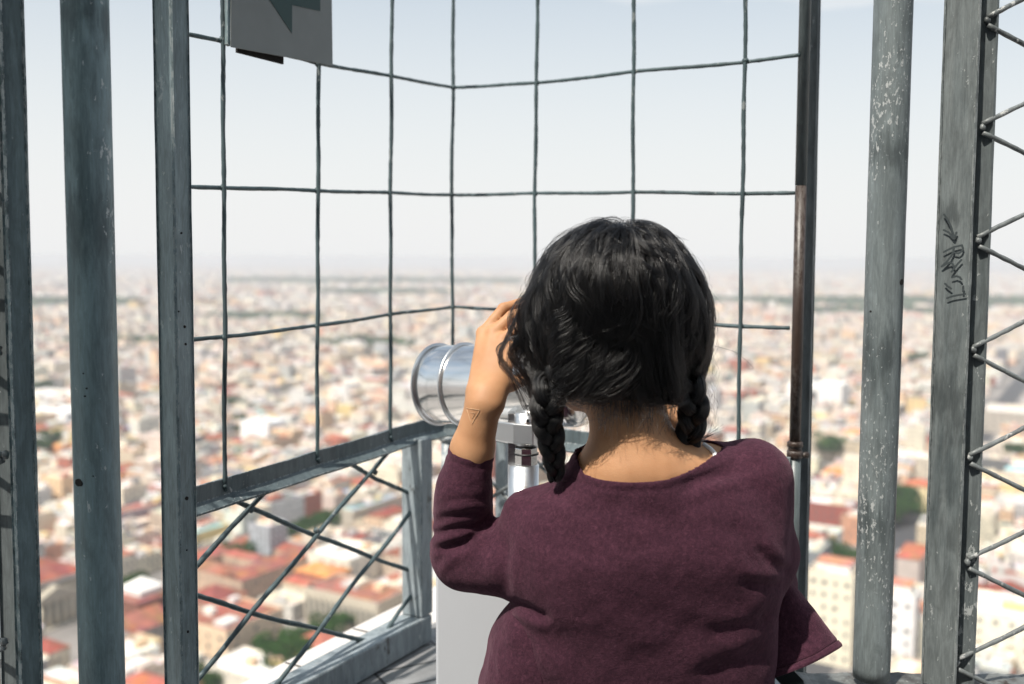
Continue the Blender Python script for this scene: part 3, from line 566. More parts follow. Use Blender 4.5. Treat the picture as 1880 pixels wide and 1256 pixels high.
# trees: px, py of crown centre, crown radius m, label
TREES = [
 (540, 1195, 11, 'biggest dark green tree in the lower mesh beside the peach house'), (505, 1178, 8, 'dark green tree at the shaded side of the biggest tree'), (575, 1168, 8, 'dark green tree at the top of the clump beside the biggest tree'), (610, 1140, 7, 'smaller green tree between the biggest tree and the pilastered stone building'),
 (396, 1238, 7, 'green tree at the very bottom of the mesh beside the gate post'), (700, 1108, 7, 'dark tree at the corner of the pilastered stone building'), (665, 1122, 6, 'paler green tree in front of the pilastered stone building'), (640, 1128, 5, 'low green tree just before the tall pilasters'),
 (570, 958, 8, 'green tree at the near end of the row by the slate blue roof'), (600, 948, 8, 'green tree in the middle of the row by the slate blue roof'), (638, 938, 8, 'green tree at the far end of the row by the slate blue roof'), (548, 968, 7, 'low green tree ending the row behind the crossed rods'),
 (410, 1012, 8, 'light green tree behind the courtyard palace by the gate post'), (440, 1006, 8, 'light green tree behind the red palace roofs'), (384, 1020, 7, 'light green tree hard against the gate post'),
 (72, 815, 9, 'dark green tree against the outer dark post'), (95, 800, 9, 'dark green tree beside the bright orange shop'), (80, 706, 11, 'green tree above the ribbed market roof'),
 (448, 766, 8, 'green tree just over the bright white cube'), (432, 738, 9, 'green tree in the first mesh column near a red roof'), (430, 786, 6, 'small green tree beside the bright white cube'),
 (1528, 812, 13, 'round green tree before the mottled stone church'), (1548, 1012, 8, 'green tree in the dark yard behind the cream apartment tower'), (1648, 905, 11, 'tall dark green tree by the yellow house'), (1665, 928, 9, 'lighter green tree beside the yellow house'), (1640, 935, 8, 'green tree peering from behind the flaking pipe'),
 (1862, 822, 9, 'round green tree before the beige stone palace'), (1498, 1120, 7, 'pale green tree between sleeve and cream apartment tower'), (1686, 654, 12, 'green tree beyond the long hall of white domes'),
 (258, 1060, 6, 'green tree behind the white pyramid roof'), (240, 1068, 6, 'low green tree beside the white pyramid roof'),
]
TP = []
for px, py, rr, lab in TREES:
    p = atz(px, py, GZ + rr * 1.1 + 3); rr *= .98; u, v = uv_of(p); TP.append((u, v, rr, lab)); FREE.append((u - rr * .75, u + rr * .75, v - rr * .75, v + rr * .75))
# parks far away (masses of trees)
PARKS = [(690, 633, 75, 30), (640, 628, 60, 25), (1830, 560, 420, 60), (1700, 562, 300, 50), (1560, 556, 260, 50), (1500, 560, 200, 40), (480, 585, 160, 30), (230, 632, 110, 26), (1380, 652, 30, 22), (1600, 575, 200, 40), (100, 560, 300, 50), (700, 540, 300, 60), (1400, 555, 220, 40), (560, 520, 500, 90), (820, 520, 500, 80)]
PK = []
for px, py, rx, ry in PARKS:
    p = atz(px, py, GZ + 8); PK.append((p.x, p.y, rx, ry))
def in_park(x, y):
    for a in PK:
        if ((x - a[0]) / a[2]) ** 2 + ((y - a[1]) / (a[3] * 2.2)) ** 2 < 1: return True
    return False
# --- lots
lots = []                                 # u0,u1,v0,v1,h,level
def split(u0, u1, v0, v1, target, out):
    a = (u1 - u0) * (v1 - v0)
    if a < target * CR.uniform(.6, 1.7) or min(u1 - u0, v1 - v0) < 9: out.append((u0, u1, v0, v1)); return
    f = CR.uniform(.34, .66)
    if (u1 - u0) > (v1 - v0) * CR.uniform(.8, 1.25): m_ = u0 + (u1 - u0) * f; split(u0, m_, v0, v1, target, out); split(m_, u1, v0, v1, target, out)
    else: m_ = v0 + (v1 - v0) * f; split(u0, u1, v0, m_, target, out); split(u0, u1, m_, v1, target, out)
def zone(d0, d1, pu, pv, street, target, hmean):
    rng = int(d1 / min(pu, pv)) + 3
    for i in range(-rng, rng):
        for j in range(-rng, rng):
            cu, cv = i * pu, j * pv + SV + pv / 2; x = U.x * cu + Vv.x * cv; y = U.y * cu + Vv.y * cv; d = math.hypot(x, y)
            if y < 0 or d < d0 or d >= d1 or abs(math.atan2(x, y)) > R(50): continue
            if in_park(x, y): continue
            out = []; split(cu - pu/2 + street/2, cu + pu/2 - street/2, cv - pv/2 + street/2, cv + pv/2 - street/2, target, out)
            big = CR.rand() < .12
            for (a, b, c, e) in out:
                if CR.rand() < .05: continue
                g = CR.uniform(0, .5)
                h = max(4, CR.normal(hmean, hmean * .33)) + (CR.uniform(6, 16) if CR.rand() < .07 else 0)
                if d < 3200 and (hits(a, b, c, e, LMR, .5) or hits(a, b, c, e, FREE)):
                    continue
                lots.append((a + g, b - g * .5, c + g * .4, e - g, h, d))
zone(300, 1150, 112, 84, 12, 400, 11.5)
zone(1150, 3000, 112, 84, 15, 620, 12)
zone(3000, 7000, 150, 120, 18, 1900, 12)
zone(7000, 15000, 260, 220, 24, 5000, 11)
print('lots', len(lots))
# --- choose the individuals: largest on screen and not behind posts or the woman
def visible_px(px, py):
    if px < 50 or px > 1875 or py > 1262: return False
    if 800 < px < 1440 and py > 800: return False
    if 900 < px < 1310 and py > 400: return False
    for a, b in ((120, 215), (285, 358), (1448, 1472), (1580, 1660), (1705, 1805)):
        if a < px < b: return False
    return True
cand = []
for k, (a, b, c, e, h, d) in enumerate(lots):
    if d > 1500: continue
    p = W((a + b) / 2, (c + e) / 2, h); px, py = proj(p)
    if visible_px(px, py): cand.append(((b - a) * (e - c) / d / d * (.5 + h / 20), k, px, py))
cand.sort(reverse=True); IND = cand[:262]; indset = {c_[1] for c_ in IND}
# --- mass of the remaining city
def mass(name, boxes, wall_m, roof_m):
    n_ = len(boxes); B = np.array([(a, b, c, e, z0, z1) for a, b, c, e, z0, z1, _, _ in boxes], dtype=np.float64)
    wc = np.array([x[6] for x in boxes]); rc = np.array([x[7] for x in boxes])
    u0, u1, v0, v1, z0, z1 = B.T
    def P(u, v, z): return np.stack([U.x * u + Vv.x * v, U.y * u + Vv.y * v, GZ + z], -1)
    c = [(u0, v0), (u1, v0), (u1, v1), (u0, v1)]
    # (u, v) frame is right-handed turned: order faces so normals point out (U x Vv = +z)
    quads = []; uvs = []
    for i in range(4):
        (ua, va), (ub, vb) = c[i], c[(i + 1) % 4]; Ln = np.abs(ub - ua) + np.abs(vb - va)
        quads.append(np.stack([P(ua, va, z0), P(ub, vb, z0), P(ub, vb, z1), P(ua, va, z1)], 1))
        o = np.zeros_like(Ln); uvs.append(np.stack([np.stack([o, z0], -1), np.stack([Ln, z0], -1), np.stack([Ln, z1], -1), np.stack([o, z1], -1)], 1))
    quads.append(np.stack([P(ua_, va_, z1) for ua_, va_ in c], 1)); uvs.append(np.zeros((n_, 4, 2)))
    V_ = np.stack(quads, 1).reshape(-1, 3); UVs = np.stack(uvs, 1).reshape(-1, 2); nf = n_ * 5
    me = bpy.data.meshes.new(name); me.vertices.add(nf * 4); me.vertices.foreach_set('co', V_.astype(np.float32).ravel())
    me.loops.add(nf * 4); me.loops.foreach_set('vertex_index', np.arange(nf * 4, dtype=np.int32)); me.polygons.add(nf); me.polygons.foreach_set('loop_start', np.arange(0, nf * 4, 4, dtype=np.int32))
    me.polygons.foreach_set('loop_total', np.full(nf, 4, dtype=np.int32)); me.update(calc_edges=True)
    uvl = me.uv_layers.new(name='UVMap'); uvl.data.foreach_set('uv', UVs.astype(np.float32).ravel())
    col = np.ones((n_, 5, 4)); col[:, :4, :3] = wc[:, None, :]; col[:, 4, :3] = rc
    at_ = me.attributes.new('Col', 'FLOAT_COLOR', 'FACE'); at_.data.foreach_set('color', col.astype(np.float32).ravel())
    me.materials.append(wall_m); me.materials.append(roof_m); mi = np.tile([0, 0, 0, 0, 1], n_).astype(np.int32); me.polygons.foreach_set('material_index', mi)
    o = bpy.data.objects.new(name, me); COL.objects.link(o); return o
def jit(c, s=.09): f = 1 + CR.normal(0, s); return tuple(min(.92, max(.01, x * f * (1 + CR.normal(0, .02)))) for x in c)
def clutter(a, b, c, e, h, rcol, cnt):
    out = []
    for _ in range(cnt):
        w1, w2 = CR.uniform(2, min(9, (b - a) * .45)), CR.uniform(2, min(9, (e - c) * .45)); x = CR.uniform(a + .4, b - w1 - .4); y = CR.uniform(c + .4, e - w2 - .4)
        hh = CR.uniform(1.2, 4); out.append((x, x + w1, y, y + w2, h - .02, h + hh, jit(pick(WALLS)[1]), jit(rcol[1] if CR.rand() < .65 else pick(ROOFS)[1])))
    return out
boxes = []
for k, (a, b, c, e, h, d) in enumerate(lots):
    if k in indset: continue
    r_ = pick(ROOFS); w_ = pick(WALLS); boxes.append((a, b, c, e, 0, h, jit(w_[1]), jit(r_[1])))
    if d < 3200 and (b - a) > 6 and (e - c) > 6: boxes += clutter(a, b, c, e, h, r_, CR.randint(2, 6))
    elif d < 7000: boxes += clutter(a, b, c, e, h, r_, CR.randint(0, 2))
    if (b - a) > 12 and (e - c) > 12 and d < 1800 and CR.rand() < .6:     # a lower and a higher wing break the lot up
        f = CR.uniform(.3, .7); boxes.append((a, a + (b - a) * f, c, e, h, h + 3.3, jit(w_[1]), jit(pick(ROOFS)[1])))
print('mass boxes', len(boxes))
tag(mass('distant_city', boxes, M_wallA, M_roofA), 'dense distant city of pale blocks and red roofs fading into haze', 'city', kind='stuff')
# --- individual buildings
def lbox(mb_v, u0, u1, v0, v1, z0, z1): pass
class BB:                                  # box collector in local (u, v, z) with UV in metres
    def __init__(s): s.v = []; s.f = []; s.uv = []
    def quad(s, pts, uvs=None):
        b = len(s.v); s.v += pts; s.f.append(tuple(range(b, b + len(pts)))); s.uv += (uvs or [(0, 0)] * len(pts))
    def walls(s, u0, u1, v0, v1, z0, z1, off=0):
        c = [(u0, v0), (u1, v0), (u1, v1), (u0, v1)]
        for i in range(4):
            (a, b), (c_, d) = c[i], c[(i + 1) % 4]; Ln = abs(c_ - a) + abs(d - b); k = round(Ln / 3.1) * 3.1 / Ln if Ln > 3 else 1
            s.quad([(a, b, z0), (c_, d, z0), (c_, d, z1), (a, b, z1)], [(0, z0 - off), (Ln * k, z0 - off), (Ln * k, z1 - off), (0, z1 - off)])
    def top(s, u0, u1, v0, v1, z): s.quad([(u0, v0, z), (u1, v0, z), (u1, v1, z), (u0, v1, z)])
    def box(s, u0, u1, v0, v1, z0, z1): s.walls(u0, u1, v0, v1, z0, z1); s.top(u0, u1, v0, v1, z1)
    def build(s, name, mat, parent, col, smooth=False):
        me = bpy.data.meshes.new(name); me.from_pydata(s.v, [], s.f); uvl = me.uv_layers.new(name='UVMap'); uvl.data.foreach_set('uv', [x for q in s.uv for x in q]); me.materials.append(mat)
        if smooth: me.polygons.foreach_set('use_smooth', [True] * len(me.polygons))
        o = bpy.data.objects.new(name, me); COL.objects.link(o); o.parent = parent; o.color = (*col, 1); return o
def parapet(bb, u0, u1, v0, v1, z, hh=.9, th=.35):
    bb.box(u0 - .05, u1 + .05, v0 - .05, v0 + th, z - .3, z + hh); bb.box(u0 - .05, u1 + .05, v1 - th, v1 + .05, z - .3, z + hh)
    bb.box(u0 - .05, u0 + th, v0 + th, v1 - th, z - .3, z + hh); bb.box(u1 - th, u1 + .05, v0 + th, v1 - th, z - .3, z + hh)
def hip(bb, u0, u1, v0, v1, z, hh, eave=.6):
    u0 -= eave; u1 += eave; v0 -= eave; v1 += eave; du, dv = u1 - u0, v1 - v0
    if du > dv: r0, r1 = (u0 + dv / 2, (v0 + v1) / 2), (u1 - dv / 2, (v0 + v1) / 2)
    else: r0, r1 = ((u0 + u1) / 2, v0 + du / 2), ((u0 + u1) / 2, v1 - du / 2)
    A_, B_, C_, D_ = (u0, v0, z), (u1, v0, z), (u1, v1, z), (u0, v1, z); P0, P1 = (*r0, z + hh), (*r1, z + hh)
    if du > dv: fs = [[A_, B_, P1, P0], [B_, C_, P1], [C_, D_, P0, P1], [D_, A_, P0]]
    else: fs = [[A_, B_, P0], [B_, C_, P1, P0], [C_, D_, P1], [D_, A_, P0, P1]]
    for f in fs: bb.quad(f)
    bb.quad([A_, D_, C_, B_])
def gable(bb, u0, u1, v0, v1, z, hh):
    m_ = (v0 + v1) / 2; bb.quad([(u0 - .5, v0 - .5, z), (u1 + .5, v0 - .5, z), (u1 + .5, m_, z + hh), (u0 - .5, m_, z + hh)]); bb.quad([(u1 + .5, v1 + .5, z), (u0 - .5, v1 + .5, z), (u0 - .5, m_, z + hh), (u1 + .5, m_, z + hh)])
    bb.quad([(u0, v0, z), (u0, m_, z + hh - .3), (u0, v1, z)]); bb.quad([(u1, v1, z), (u1, m_, z + hh - .3), (u1, v0, z)]); bb.quad([(u0 - .5, v0 - .5, z), (u0 - .5, v1 + .5, z), (u1 + .5, v1 + .5, z), (u1 + .5, v0 - .5, z)])
tank_me = None
def tank(parent, u, v, z, s=1.0):
    global tank_me
    if tank_me is None:
        mb = MB(); mb.tube([Vector((0,0,z_)) for z_ in (0, .05, 1.2, 1.45, 1.55)], [.5, .55, .55, .35, .15], n=14); o = mb.build('water_tank', M_black, None); tank_me = o.data; bpy.data.objects.remove(o)
    o = bpy.data.objects.new('water_tank', tank_me); COL.objects.link(o); o.parent = parent; o.location = (u, v, z); o.scale = (1.6 * s,) * 3; return o
def broot(name, u, v, label, cat, group=None):
    p = W(u, v, 0); o = empty(name, p, label=label, cat=cat, group=group); o.rotation_euler = (0, 0, math.pi / 2 - PHI); return o
M_rotcheck = Matrix.Rotation(math.pi / 2 - PHI, 3, 'Z')      # local x -> U, local y -> Vv
pane_me = {}
def windows(root, su_, sv_, h, spec, z0=1.2):
    nu, nv, nf = spec; fh = (h - z0 - .8) / nf
    key = 'win'
    if key not in pane_me:
        mb = MB(); mb.box((-.62, -.02, 0), (.62, .10, 1.7)); o = mb.build('window', M_glass, None); pane_me[key] = o.data; bpy.data.objects.remove(o)
    def put(x, y, z, rz, sx):
        if CR.rand() < .13: return
        sx *= CR.uniform(.8, 1.5)
        o = bpy.data.objects.new('window', pane_me[key]); COL.objects.link(o); o.parent = root; o.location = (x, y, z); o.rotation_euler = (0, 0, rz); o.scale = (sx, 1, min(1.15, fh / 3.2)); return o
    for f in range(nf):
        z = z0 + f * fh + fh * .25
        for i in range(nv): put(-su_ / 2 - .03, -sv_ / 2 + (i + .5) * sv_ / nv, z, -math.pi / 2, 1.15)
        for i in range(nu): put(-su_ / 2 + (i + .5) * su_ / nu, -sv_ / 2 - .03, z, 0, 1.15)
def dome(bb, u, v, z, r, n=10, m=4):
    ring_ = []
    for j in range(m + 1):
        a = math.pi / 2 * j / m; ring_.append([(u + r * math.cos(a) * math.cos(2 * math.pi * k / n), v + r * math.cos(a) * math.sin(2 * math.pi * k / n), z + r * math.sin(a)) for k in range(n)])
    for j in range(m):
        for k in range(n): bb.quad([ring_[j][k], ring_[j][(k+1)%n], ring_[j+1][(k+1)%n], ring_[j+1][k]])
for e, fr in zip(LM, LMR):
    name, label, px, py, s_u, s_v, h, wc, rc, kind, win = e
    root = broot(name, (fr[0] + fr[1]) / 2, (fr[2] + fr[3]) / 2, label, 'building')
    a, b, c, d = -s_u / 2, s_u / 2, -s_v / 2, s_v / 2
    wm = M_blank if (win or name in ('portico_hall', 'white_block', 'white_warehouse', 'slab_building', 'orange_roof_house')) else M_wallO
    wl = BB(); rf = BB()
    if kind == 'court':
        t_ = 15; cx = 0
        for (p0, p1, q0, q1) in ((a, b, c, c + t_), (a, b, d - t_, d), (a, a + t_, c + t_, d - t_), (b - t_, b, c + t_, d - t_), (-5, 5, c + t_, d - t_)):
            wl.walls(p0, p1, q0, q1, 0, h)
            gable(rf, p0, p1, q0, q1, h, 2.4) if (p1 - p0) > (q1 - q0) else hip(rf, p0, p1, q0, q1, h, 2.2, .1)
    else:
        wl.walls(a, b, c, d, 0, h)
        if kind in ('flat', 'tower', 'domes'): rf.top(a, b, c, d, h - .02)
        elif kind == 'hip': hip(rf, a, b, c, d, h, min(s_u, s_v) * .2)
        elif kind == 'gable': gable(rf, a, b, c, d, h, min(s_u, s_v) * .28)
        elif kind == 'lantern': hip(rf, a, b, c, d, h, 2.5)
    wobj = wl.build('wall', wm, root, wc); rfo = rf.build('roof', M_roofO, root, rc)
    if kind in ('flat', 'tower', 'domes'):
        pp = BB(); parapet(pp, a, b, c, d, h); pp.build('parapet', M_blank, root, jit(wc, .04))
        for q in range(3):
            hb = BB(); w1, w2 = CR.uniform(2.5, s_u * .3), CR.uniform(2.5, s_v * .3); x, y = CR.uniform(a + 1, b - w1 - 1), CR.uniform(c + 1, d - w2 - 1); hb.box(x, x + w1, y, y + w2, h, h + CR.uniform(1.5, 3.2)); hb.build('rooftop_hut', M_blank, rfo, jit(pick(WALLS)[1]))
        tank(rfo, a + 2, d - 2.2, h)
    if kind == 'tower':
        pb = BB(); pb.box(a + 2, b - 2, c + 2, d - 3, h, h + 4.2); pb.build('penthouse', M_blank, root, (.86, .80, .74)); pb = BB(); pb.top(a + 1.7, b - 1.7, c + 1.7, d - 2.7, h + 4.3); pb.walls(a + 1.7, b - 1.7, c + 1.7, d - 2.7, h + 4.0, h + 4.3); pb.build('penthouse_roof', M_roofO, root, (.52, .22, .14))
    if kind == 'lantern':
        pb = BB(); pb.walls(-6.5, 6.5, -6.5, 6.5, h + .5, h + 4); pb.build('lantern', M_blank, root, (.84, .80, .76)); pb = BB(); hip(pb, -6.5, 6.5, -6.5, 6.5, h + 4, 4.5); pb.build('lantern_roof', M_blank, root, (.90, .86, .82))
    if kind == 'domes':
        for i in range(2):
            for j in range(8):
                db = BB(); dome(db, a + s_u * (.3 + .4 * i), c + (j + .5) * s_v / 8, h, 2.1 if name == 'domed_market' else 2.6); db.build('dome', M_blank, rfo, (.86, .80, .74) if name == 'domed_market' else (.62, .5, .4), True)
    if isinstance(win, tuple): windows(root, s_u, s_v, h, win)
    if win == 'pil':
        for j in range(13):
            pb = BB(); y = c + 1 + j * (s_v - 2) / 12; pb.box(a - .7, a, y - .55, y + .55, 2, h - 2); pb.build('pilaster', M_blank, root, (.62, .55, .44))
        for j in range(12):
            y = c + 1 + (j + .5) * (s_v - 2) / 12; pb = BB(); pb.box(a - .08, a, y - .8, y + .8, 4, h - 4); pb.build('window', M_glass, root, (.04, .05, .06))
        for j in range(7):
            pb = BB(); x = a + 1 + j * (s_u - 2) / 6; pb.box(x - .55, x + .55, c - .7, c, 2, h - 2); pb.build('pilaster', M_blank, root, (.62, .55, .44))
    if win == 'door':
        pb = BB(); pb.box(a - .3, a, -4, 4, 8, 22); pb.build('doorway', M_glass, root, (.05, .06, .07))
    if name == 'portico_hall':
        # projecting portico on the -V face: columns, pediment, dark doors
        zc = 13.0; f0 = c - 5
        for j in range(5):
            mbx = MB(); x = -8 + j * 4; mbx.tube([Vector((x, f0 + 1, 1.0)), Vector((x, f0 + 1, 6)), Vector((x, f0 + 1, zc))], [.85, .8, .68], n=14); mbx.box((x - 1.05, f0, zc - .02), (x + 1.05, f0 + 2, zc + .7)); o = mbx.build('column', M_blank, None); o.parent = root; o.color = (.74, .65, .50, 1)
        pb = BB(); pb.box(-10, 10, f0 - .3, c - .01, zc + .7, zc + 2.4); pb.build('entablature', M_blank, root, (.46, .41, .33))
        mbx = MB(); tri = [Vector((-10.5, 0, zc + 2.4)), Vector((10.5, 0, zc + 2.4)), Vector((0, 0, zc + 7.0))]; prism(mbx, tri, (0, 1, 0), f0 - .6, c - .02); o = mbx.build('pediment', M_blank, None); o.parent = root; o.color = (.44, .39, .31, 1)
        for j in range(4):
            pb = BB(); x = -6 + j * 4; pb.box(x - 1.1, x + 1.1, c - .1, c, 1, 11); pb.build('door', M_glass, root, (.04, .05, .05))
        pb = BB(); pb.box(-11, 11, f0 - 2, c - .01, 0, 1); pb.build('steps', M_blank, root, (.5, .46, .38))
        pb = BB(); pb.walls(a + 2, b - 2, c + 2, d - 2, h, h + 3.2); pb.build('attic_band', M_blank, root, (.86, .82, .76)); rfo.location.z = 3.2
def region(px, py):
    if px < 135: return 'between the outer dark post and the dark pipe'
    if px < 300: return 'between the dark pipe and the gate post'
    if px < 412: return 'in the mesh strip beside the gate post'
    if px < 585: return 'in the second mesh column from the gate post'
    if px < 718: return 'in the third mesh column from the gate post'
    if px < 905: return 'in the mesh column at the telescope'
    if px < 1460: return 'between the braid and the conduit'
    if px < 1610: return 'between the conduit and the flaking pipe'
    if px < 1740: return 'between the flaking pipe and the scrawled frame'
    return 'beyond the scrawled frame'
ORD = ['nearest', 'second nearest', 'third nearest', 'fourth nearest', 'fifth nearest', 'sixth nearest', 'seventh nearest', 'eighth nearest']
pend = {}
for sc_, k, px, py in IND:
    a, b, c, e, h, d = lots[k]; w_, r_ = pick(WALLS), pick(ROOFS); kind = 'flat'
    if r_[0] in ('terracotta', 'rust red', 'orange') and CR.rand() < .55: kind = 'hip'
    if CR.rand() < .1: kind = 'gable' if r_[0] in ('terracotta', 'rust red') else kind
    tall = 'tall' if h > 17 else ('low' if h < 10 else '')
    base = ' '.join(x for x in (tall, w_[0], 'building with', r_[0], {'flat': 'flat', 'hip': 'hipped', 'gable': 'gabled'}[kind], 'roof', region(px, py)) if x)
    pend.setdefault(base, []).append((d, k, w_, r_, kind))
for base, lst in pend.items():
    lst.sort(key=lambda q: q[0])
    for i, (d, k, w_, r_, kind) in enumerate(lst):
        a, b, c, e, h, _ = lots[k]; lab = base if len(lst) == 1 else ORD[min(i, 7)] + ' ' + base
        while len(lab.split()) > 16: lab = lab.replace(' from the gate post', '').replace('building with', 'house,', 1).replace(' the ', ' ', 1)
        root = broot('city_building', (a + b) / 2, (c + e) / 2, lab, 'building', 'buildings of the old town below the lookout')
        x, y = (b - a) / 2, (e - c) / 2; wc, rc = jit(w_[1], .05), jit(r_[1], .05)
        wl = BB(); wl.walls(-x, x, -y, y, 0, h); wl.build('wall', M_wallO if CR.rand() < .75 else M_blank, root, wc)
        rf = BB()
        if kind == 'flat': rf.top(-x, x, -y, y, h - .02)
        elif kind == 'hip': hip(rf, -x, x, -y, y, h, min(x, y) * .42, .4)
        else: gable(rf, -x, x, -y, y, h, min(x, y) * .5)
        ro = rf.build('roof', M_roofO, root, rc)
        if kind == 'flat':
            pp = BB(); parapet(pp, -x, x, -y, y, h); pp.build('parapet', M_blank, root, jit(wc, .05))
            for q in range(CR.randint(2, 7)):
                if x < 3 or y < 3: break
                hb = BB(); w1, w2 = CR.uniform(1.6, x * .8), CR.uniform(1.6, y * .8); u_, v_ = CR.uniform(-x + .6, x - w1 - .6), CR.uniform(-y + .6, y - w2 - .6); hb.box(u_, u_ + w1, v_, v_ + w2, h, h + CR.uniform(1.4, 3.4)); hb.build('rooftop_hut', M_blank, ro, jit(pick(WALLS)[1]))
            if CR.rand() < .6: tank(ro, CR.uniform(-x + 1.2, x - 1.2), CR.uniform(-y + 1.2, y - 1.2), h, CR.uniform(.8, 1.2))
# --- ground, street, cars
M_ground, t, n, l, p = new_mat('city_ground'); tcn = n.new('ShaderNodeTexCoord'); z = node(n, 'ShaderNodeTexNoise', Scale=.012, Detail=9.0, Roughness=.7); l.new(tcn.outputs['Object'], z.inputs['Vector'])
r = ramp(n, (.35, (.12, .115, .11)), (.65, (.30, .27, .25))); l.new(z.outputs['Fac'], r.inputs[0]); l.new(r.outputs[0], p.inputs['Base Color']); p.inputs['Roughness'].default_value = .9
HB = 24000.0
mb = MB(); mb.add([(-HB, -3000, GZ), (HB, -3000, GZ), (HB, HB, GZ), (-HB, HB, GZ)], [(0, 1, 2, 3)]); tag(mb.build('ground', M_ground), kind='structure')
M_asph = plain('asphalt', (.055, .055, .06), .8)
mb = MB(); q = [W(300, SV - 11, .03), W(300, SV + 11, .03), W(2400, SV + 11, .03), W(2400, SV - 11, .03)]; mb.add(q, [(0, 3, 2, 1)] if True else []); tag(mb.build('road', M_asph), kind='structure')
M_tyre = plain('tyre', (.02, .02, .02), .8)
def make_car(root_kw, col):
    root = empty('parked_car', (0, 0, 0), **root_kw); mt = plain('car_paint', col, .3, var=.03)
    prof = [(-2.1, .35), (2.1, .35), (2.15, .75), (1.95, .92), (1.0, 1.0), (-1.7, 1.02), (-2.1, .85)]
    mb = MB(); prism(mb, [Vector((x, 0, z_)) for x, z_ in prof], (0, 1, 0), -.86, .86); mb.build('body', mt, root, bevel=.06)
    mb = MB(); prism(mb, [Vector((x, 0, z_)) for x, z_ in [(-1.75, 1.0), (1.0, .99), (.45, 1.45), (-1.3, 1.47)]], (0, 1, 0), -.74, .74); mb.build('cabin', M_glass, root, bevel=.05)
    mb = MB(); prism(mb, [Vector((x, 0, z_)) for x, z_ in [(-1.32, 1.472), (.47, 1.455), (.42, 1.50), (-1.25, 1.52)]], (0, 1, 0), -.70, .70); mb.build('roof_panel', mt, root)
    for sx in (-1.3, 1.3):
        for sy in (-.78, .78):
            mb = MB(); mb.tube([Vector((sx, sy - .1, .33)), Vector((sx, sy + .1, .33))], .33, n=14); mb.build('wheel', M_tyre, root)
    return root
def ctree(o):
    c = o.copy(); COL.objects.link(c)
    for ch in o.children: d_ = ch.copy(); COL.objects.link(d_); d_.parent = c
    return c
cars = [make_car({}, cc) for cc in ((.75, .74, .72), (.05, .05, .055), (.35, .05, .04))]
spots = []
for i, (px, py) in enumerate(((232,1182),(247,1190),(262,1196),(276,1203))): spots.append((atz(px, py, GZ), 0 if i != 2 else 1, R(59), ['white car standing nearest the dark pipe in the yard row', 'white car second from the dark pipe in the yard row', 'black car between white cars in the yard row', 'white car nearest the gate post in the yard row'][i]))
u_ = [620, 700, 790, 880, 960, 1040, 1150]
for i, uu in enumerate(u_): spots.append((W(uu, SV + (3.5 if i % 2 else -3.5), .03), (0, 1, 0, 2, 0, 1, 0)[i], math.pi / 2 - PHI, None))
used = set()
for p_, ci, rz, lab in spots:
    o = cars[ci] if ci not in used else ctree(cars[ci]); used.add(ci); o.location = p_; o.rotation_euler = (0, 0, rz)
    if lab: tag(o, lab, 'car', 'cars parked in the yard')
    else: tag(o, 'tiny car down on the long dark street beyond the scrawled frame', 'car', 'cars on the long street')
# --- trees
M_leaf, t, n, l, p = new_mat('leaves'); tcn = n.new('ShaderNodeTexCoord'); z = node(n, 'ShaderNodeTexNoise', Scale=1.3, Detail=4.0); l.new(tcn.outputs['Object'], z.inputs['Vector'])
r = ramp(n, (.3, (.010, .036, .004)), (.55, (.026, .080, .007)), (.8, (.060, .135, .016))); l.new(z.outputs['Fac'], r.inputs[0]); l.new(r.outputs[0], p.inputs['Base Color']); p.inputs['Roughness'].default_value = .8; p.inputs['Specular IOR Level'].default_value = .15
M_bark = plain('bark', (.12, .085, .06), .9)
def crown_mesh(seed, nf=4200):
    rs = np.random.RandomState(seed); blobs = [(rs.normal(0, .42, 3) * (1, 1, .55), rs.uniform(.35, .6)) for _ in range(11)]; vs = []; fs = []
    for i in range(nf):
        c_, r_ = blobs[rs.randint(len(blobs))]; d_ = rs.normal(size=3); d_ /= np.linalg.norm(d_); p_ = c_ + d_ * r_ * rs.uniform(.72, 1.05); s_ = rs.uniform(.05, .09)
        a_ = rs.normal(size=3); a_ /= np.linalg.norm(a_); b_ = np.cross(d_ + .7 * rs.normal(size=3), a_); b_ /= np.linalg.norm(b_) + 1e-6; k_ = len(vs)
        vs += [p_ + a_ * s_, p_ + b_ * s_ * .7, p_ - a_ * s_, p_ - b_ * s_ * .7]; fs.append((k_, k_+1, k_+2, k_+3))
    me = bpy.data.meshes.new('crown'); me.from_pydata([tuple(v) for v in vs], [], fs); me.materials.append(M_leaf); return me
crowns = [crown_mesh(s_) for s_ in (1, 2, 3)]
mb = MB(); mb.tube([Vector((0, 0, 0)), Vector((.02, .01, .5)), Vector((-.01, .03, 1.0))], [.06, .045, .03], n=9)
for a_ in (0.3, 2.2, 4.4): mb.tube([Vector((0, .02, .6)), Vector((math.cos(a_) * .22, math.sin(a_) * .22, .95)), Vector((math.cos(a_) * .4, math.sin(a_) * .4, 1.25))], [.03, .02, .008], n=7)
trunk_me = mb.build('trunk', M_bark); tm = trunk_me.data; bpy.data.objects.remove(trunk_me)
for i, (u, v, rr, lab) in enumerate(TP):
    root = empty('city_tree', W(u, v, 0), label=lab, cat='tree', group='trees among the city blocks'); root.rotation_euler = (0, 0, i * 1.7)
    o = bpy.data.objects.new('crown', crowns[i % 3]); COL.objects.link(o); o.parent = root; o.location = (0, 0, rr * 1.1 + 2.5); o.scale = (rr, rr, rr * .85)
    o = bpy.data.objects.new('trunk', tm); COL.objects.link(o); o.parent = root; o.scale = (rr * .9,) * 3
